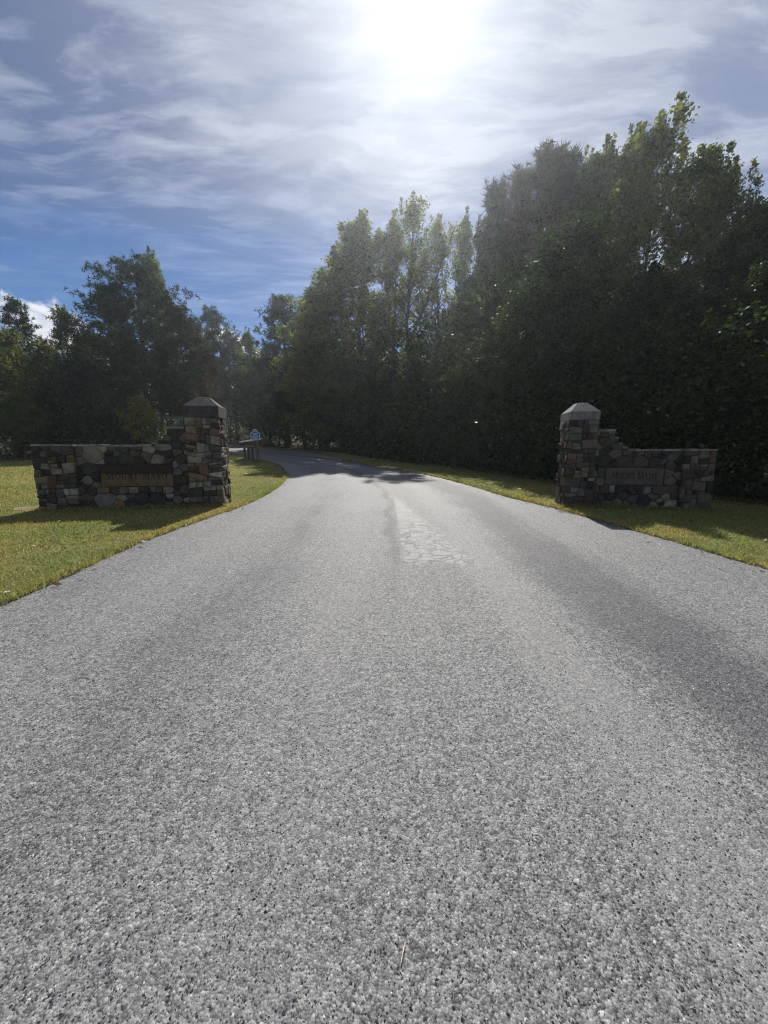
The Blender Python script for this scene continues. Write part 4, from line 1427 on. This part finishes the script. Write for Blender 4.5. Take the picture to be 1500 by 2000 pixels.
# ------------------------------------------------------------------ grass
def grass():
    P = []
    def region(x0, x1, y0, y1, dens, ok):
        n = int((x1 - x0) * (y1 - y0) * dens)
        x, y = rng.uniform(x0, x1, n), rng.uniform(y0, y1, n)
        k = ok(x, y)
        P.append(np.stack([x[k], y[k]], -1))
    e = lambda n: rng.normal(0, 0.035, n)
    inl = lambda x, y: (x < left_x(y) + e(len(x)) - 0.0) & (x > -1.12 * y - 2)
    inr = lambda x, y: (x > right_x(y) - e(len(x))) & (x < 1.12 * y + 2) & (x < fright_x(y) + 1.0)
    region(-11, -3, 2.6, 7, 1500, inl)
    region(-16, -3, 7, 12, 650, inl)
    region(-24, -3, 12, 20, 200, inl)
    region(-34, -4, 20, 40, 55, inl)
    region(3, 10, 3.2, 8, 1300, inr)
    region(1, 10, 8, 14, 500, inr)
    region(-3, 8, 14, 27, 150, inr)
    p = np.concatenate(P)
    d = np.hypot(p[:, 0], p[:, 1])
    n = len(p)
    # taller tufts here and there, longer along the road's edge
    f = np.sin(p[:, 0] * 5.1 + np.sin(p[:, 1] * 3.3) * 2) * np.sin(p[:, 1] * 4.3 + 1.7)
    hgt = (0.018 + 0.014 * rng.random(n) + 0.010 * np.clip(f, 0, 1)) * (1 + d * 0.035)
    wdt = 0.0032 * (1 + d * 0.14)
    a = rng.uniform(0, 2 * np.pi, n)
    lean = rng.normal(0, 0.55, (n, 2))
    z = terr(p[:, 0], p[:, 1]) - 0.003
    b = np.stack([p[:, 0], p[:, 1], z], -1)
    w = np.stack([np.cos(a) * wdt, np.sin(a) * wdt, np.zeros(n)], -1)
    tip = b + np.stack([lean[:, 0] * hgt, lean[:, 1] * hgt, hgt], -1)
    v = np.stack([b - w, b + w, tip], 1).reshape(-1, 3)
    tag(link('grass', mesh_np('grass', v, np.arange(3 * n).reshape(n, 3)), M['grass']), 'mown yellow green lawn grass on both sides of the road', kind='stuff')


    # weeds and longer tufts at the foot of the walls and along the road's edge
    Q = []
    for x0, y0, rz, side, L in ((-3.58, 8.50, 9.5, -1, 3.6), (3.99, 8.40, -9.0, 1, 2.8)):
        m = 1500
        s_ = rng.uniform(-0.1, L + 0.1, m) * side
        dy = -0.03 - np.abs(rng.normal(0, 0.05, m))
        c, q = math.cos(math.radians(rz)), math.sin(math.radians(rz))
        Q.append(np.stack([x0 + s_ * c - dy * q, y0 + s_ * q + dy * c], -1))
    for ex, sg in ((left_x, -1), (right_x, 1)):
        cy = rng.uniform(3, 16, 420)
        yy = np.repeat(cy, 16) + rng.normal(0, 0.05, 420 * 16)
        Q.append(np.stack([ex(yy) + sg * (rng.random(len(yy)) * 0.10 - 0.05), yy], -1))
    p = np.concatenate(Q)
    n = len(p)
    d = np.hypot(p[:, 0], p[:, 1])
    hgt = (0.045 + 0.05 * rng.random(n)) * (1 + d * 0.015)
    wdt = 0.0036 * (1 + d * 0.10)
    a = rng.uniform(0, 2 * np.pi, n)
    b = np.stack([p[:, 0], p[:, 1], terr(p[:, 0], p[:, 1]) - 0.003], -1)
    w = np.stack([np.cos(a) * wdt, np.sin(a) * wdt, np.zeros(n)], -1)
    tip = b + np.stack([rng.normal(0, 0.6, n) * hgt, rng.normal(0, 0.6, n) * hgt, hgt], -1)
    v = np.stack([b - w, b + w, tip], 1).reshape(-1, 3)
    tag(link('weeds', mesh_np('weeds', v, np.arange(3 * n).reshape(n, 3)), M['grass']), 'longer grass and weeds at the wall feet and road edges', kind='stuff')
    # leaves blown onto the turf
    m = 700
    y = rng.uniform(3.5, 22, m)
    sd = rng.random(m) < 0.45
    x = np.where(sd, left_x(y) - np.abs(rng.normal(0, 3.0, m)) + 0.3, right_x(y) + rng.uniform(-0.5, 3.0, m))
    cen = np.stack([x, y, terr(x, y) + 0.03], -1)
    an = rng.uniform(0, 6.28, m)
    s_ = 0.022 + 0.022 * rng.random(m)
    u1 = np.stack([np.cos(an), np.sin(an), rng.normal(0, 0.3, m)], -1) * s_[:, None]
    u2 = np.stack([-np.sin(an), np.cos(an), rng.normal(0, 0.3, m)], -1) * s_[:, None] * 0.65
    v = np.stack([cen - u1, cen + u2, cen + u1, cen - u2], 1).reshape(-1, 3)
    tag(link('fallen_leaves', mesh_np('fallen_leaves', v, np.arange(4 * m).reshape(m, 4)), M['dead_leaf']), 'small dry leaves scattered over the turf and road edges', kind='stuff')


M['dead_leaf'] = m_leaf('dead_leaf', [(0.10, 0.06, 0.03), (0.20, 0.12, 0.05), (0.30, 0.21, 0.08), (0.24, 0.18, 0.12), (0.36, 0.30, 0.2)], (1, 1, 0.9), 0.5, 0.3)
grass()


# ------------------------------------------------------------------ loose chippings on the near road
def m_chip():
    m, t = mat_new('road_chip')
    out = t.add('ShaderNodeOutputMaterial')
    g = t.add('ShaderNodeNewGeometry')
    c = t.ramp(g.outputs['Random Per Island'], [(0, (0.012, 0.015, 0.022)), (0.38, (0.026, 0.030, 0.038)), (0.5, (0.09, 0.092, 0.095)), (0.8, (0.20, 0.197, 0.19)), (0.985, (0.27, 0.265, 0.25)), (1, (0.5, 0.49, 0.47))])
    t.put(out, 'Surface', t.add('ShaderNodeBsdfPrincipled', {'Base Color': c, 'Roughness': 0.7, 'Specular IOR Level': 0.2}))
    return m


def chippings():
    n = 200000
    y = 0.35 + rng.random(n) ** 1.75 * 7.5
    x = rng.uniform(-1, 1, n) * (1.15 * y + 0.6)
    k = (x > left_x(y) + 0.05) & (x < right_x(y) - 0.05)
    x, y = x[k], y[k]
    # crumbled edges
    m = 16000
    ye = 1.0 + rng.random(m) * 13
    sd = rng.random(m) < 0.5
    xe = np.where(sd, left_x(ye) + np.abs(rng.normal(0, 0.10, m)) - 0.05, right_x(ye) - np.abs(rng.normal(0, 0.10, m)) + 0.05)
    x, y = np.concatenate([x, xe]), np.concatenate([y, ye])
    n = len(x)
    s = np.minimum(0.0033 * rng.lognormal(0, 0.34, n), 0.0068) * (1 + 0.06 * y)
    a = rng.uniform(0, 2 * np.pi, n)
    z = terr(x, y) + 0.005
    corners = []
    for j in range(4):
        an = a + j * np.pi / 2 + rng.normal(0, 0.3, n)
        rr = s * rng.uniform(0.7, 1.4, n)
        corners.append(np.stack([x + np.cos(an) * rr, y + np.sin(an) * rr, z], -1))
    ap = np.stack([x + rng.normal(0, 0.35, n) * s, y + rng.normal(0, 0.35, n) * s, z + s * rng.uniform(0.35, 0.95, n)], -1)
    v = np.stack(corners + [ap], 1).reshape(-1, 3)
    b = np.arange(n)[:, None, None] * 5
    f = (b + np.array([[0, 1, 4], [1, 2, 4], [2, 3, 4], [3, 0, 4]])[None]).reshape(-1, 3)
    tag(link('gravel', mesh_np('gravel', v, f), m_chip()), 'grey stone chippings bedded in the road surface', kind='stuff')


chippings()


# ------------------------------------------------------------------ added haze that stands in for a lens flare veil
def flare_haze():
    mb = MB()
    mb.box(-260, 260, -120, 260, -6, 25)
    m, t = mat_new('flare_veil')
    out = t.add('ShaderNodeOutputMaterial')
    t.put(out, 'Volume', t.add('ShaderNodeVolumePrincipled', {'Color': (0.84, 0.91, 1.0, 1), 'Density': FLARE_HAZE, 'Anisotropy': 0.77}))
    tag(link('flare_haze', mb.mesh('flare_haze'), m), 'added haze in the air', kind='stuff')


FLARE_HAZE = 0.00105
flare_haze()


# ------------------------------------------------------------------ wooden stand and blue sign by the road
def stand():
    x0, y0 = -7.72, 23.75
    x1, y1 = -9.85, 27.5
    L = math.hypot(x1 - x0, y1 - y0)
    rz = math.atan2(y1 - y0, x1 - x0)
    root = empty('mailbox_stand', (x0, y0, tz(x0, y0)), rz)
    tag(root, 'long narrow timber stand on posts with pale top board at the bend', 'wooden stand')
    gz = lambda s: tz(0, y0 + (y1 - y0) * s / L) - tz(0, y0)
    for s, hh in ((0.0, 1.34), (L * 0.36, 0.98), (L * 0.66, 0.98)):
        mb = MB()
        mb.box(-0.07, 0.07, -0.07, 0.07, -0.15 + gz(s), hh, 0.006)
        link('post', mb.mesh('post'), M['wood'], root, (s, 0, 0))
    mb = MB()
    mb.box(-0.07, 0.07, -0.07, 0.07, -0.15 + gz(L), 2.02, 0.006)
    mb.box(-0.10, 0.10, -0.10, 0.10, 2.02, 2.06, 0.004)
    link('tall_post', mb.mesh('tall_post'), M['wood'], root, (L - 0.02, 0, 0))
    for yy in (-0.22, 0.22):
        mb = MB()
        mb.box(-0.18, L + 0.12, yy - 0.03, yy + 0.03, 0.90, 1.04, 0.004)
        link('rail', mb.mesh('rail'), M['wood'], root)
    for s in (0.0, L * 0.36, L * 0.66, L):
        mb = MB()
        mb.box(s - 0.045, s + 0.045, -0.19, 0.19, 0.905, 0.985, 0.003)
        link('crosspiece', mb.mesh('crosspiece'), M['wood'], root)
    k = 6
    for i in range(k):
        a, b = 0.12 + (L - 0.3) * i / k, 0.12 + (L - 0.3) * (i + 1) / k
        mb = MB()
        mb.box(a + 0.02, b - 0.02, -0.26, 0.26, 1.045, 1.27, 0.01)
        link('box', mb.mesh('box'), M['wood_dark'], root)
    mb = MB()
    mb.box(0.10, L + 0.05, -0.36, 0.36, -0.02, 0.03, 0.006)
    tb = link('top_board', mb.mesh('top_board'), M['pale_board'], root, (0, 0, 1.36))
    tb.rotation_euler = (math.radians(-13), 0, 0)

    sg = empty('notice_sign', (x0 - 0.05, y0 - 0.10, tz(x0, y0)), math.radians(12))
    tag(sg, 'small blue sign with white border and peaked top above the timber stand', 'sign')
    half = [(0.27, 1.34), (0.27, 1.72), (0.25, 1.77), (0.19, 1.80), (0.135, 1.85), (0.105, 1.92), (0.05, 1.965), (0.0, 1.975)]
    out = half + [(-x, z) for x, z in reversed(half[:-1])]
    def plate(pts, y0_, y1_):
        n = len(pts)
        return [(x, y0_, z) for x, z in pts] + [(x, y1_, z) for x, z in pts], [tuple(range(n)), tuple(reversed(range(n, 2 * n)))] + [(i + n, (i + 1) % n + n, (i + 1) % n, i) for i in range(n)]
    cz = 1.62
    mb = MB()
    mb.raw(*plate(out, -0.012, 0.012))
    link('border', mb.mesh('border'), M['sign_white'], sg)
    inner = [(x * 0.89, cz + (z - cz) * 0.90) for x, z in out]
    mb = MB()
    mb.raw(*plate(inner, -0.016, -0.0125))
    link('sign_face', mb.mesh('sign_face'), M['sign_blue'], sg)
    mb = MB()
    r = random.Random(5)
    for z, w in ((1.86, 0.10), (1.73, 0.30), (1.66, 0.22), (1.58, 0.36), (1.52, 0.38), (1.46, 0.26), (1.41, 0.18)):
        x = -w / 2
        while x < w / 2:
            q = r.uniform(0.02, 0.05)
            mb.box(x, min(w / 2, x + q), -0.0185, -0.0164, z - 0.012, z + 0.012)
            x += q + 0.012
    link('lettering', mb.mesh('lettering'), M['sign_white'], sg)['kind'] = 'stuff'
    mb = MB()
    mb.box(-0.045, 0.045, 0.014, 0.06, 1.30, 1.99, 0.004)
    link('backing_post', mb.mesh('backing_post'), M['wood'], sg)


stand()


# ------------------------------------------------------------------ small things
def leaf_thing(x, y, off, s, col, label, name='fallen_leaf', rz=0.0):
    n = 10
    v, f = [], []
    for i in range(n):
        a = 2 * math.pi * i / n
        rr = s * (0.75 + 0.25 * math.cos(3 * a))
        v.append((rr * math.cos(a) * 1.25, rr * math.sin(a), 0.008 + 0.003 * math.sin(2 * a) + 0.001 * (i % 2)))
    v.append((0, 0, 0.004))
    f = [(i, (i + 1) % n, n) for i in range(n)]
    v += [(x_, y_, z_ - 0.0015) for x_, y_, z_ in v]
    f += [(n + 1 + (i + 1) % n, n + 1 + i, 2 * n + 1) for i in range(n)]
    o = link(name, mesh_py(name, v, f), m_principled('dry_leaf', col, 0.7), None, (x, y, tz(x, y) + off))
    o.rotation_euler = (0, 0, rz)
    tag(o, label, 'leaf')


x, y = ground_pt(1014, 957)
leaf_thing(x, y, 0.03, 0.06, (0.55, 0.53, 0.48), 'pale curled leaf on the grass left of the right pillar')
x, y = ground_pt(985, 1051)
leaf_thing(x, y, 0.012, 0.022, (0.6, 0.58, 0.52), 'tiny pale leaf lying on the road right of the worn patch', rz=1.0)
x, y = ground_pt(14, 1163)
leaf_thing(x, y, 0.03, 0.03, (0.45, 0.42, 0.36), 'whitish leaf in the grass at the near left road edge', rz=0.5)
x, y = ground_pt(787, 1868)
mb = MB()
mb.tube([(-0.006, -0.022, 0.012), (0.0, 0.0, 0.016), (0.008, 0.024, 0.013)], [0.0016, 0.002, 0.0014], 5)
tag(link('twig', mb.mesh('twig'), m_principled('dry_straw', (0.5, 0.45, 0.32), 0.7), None, (x, y, tz(x, y))), 'short pale straw lying on the near gravel of the road', 'twig')
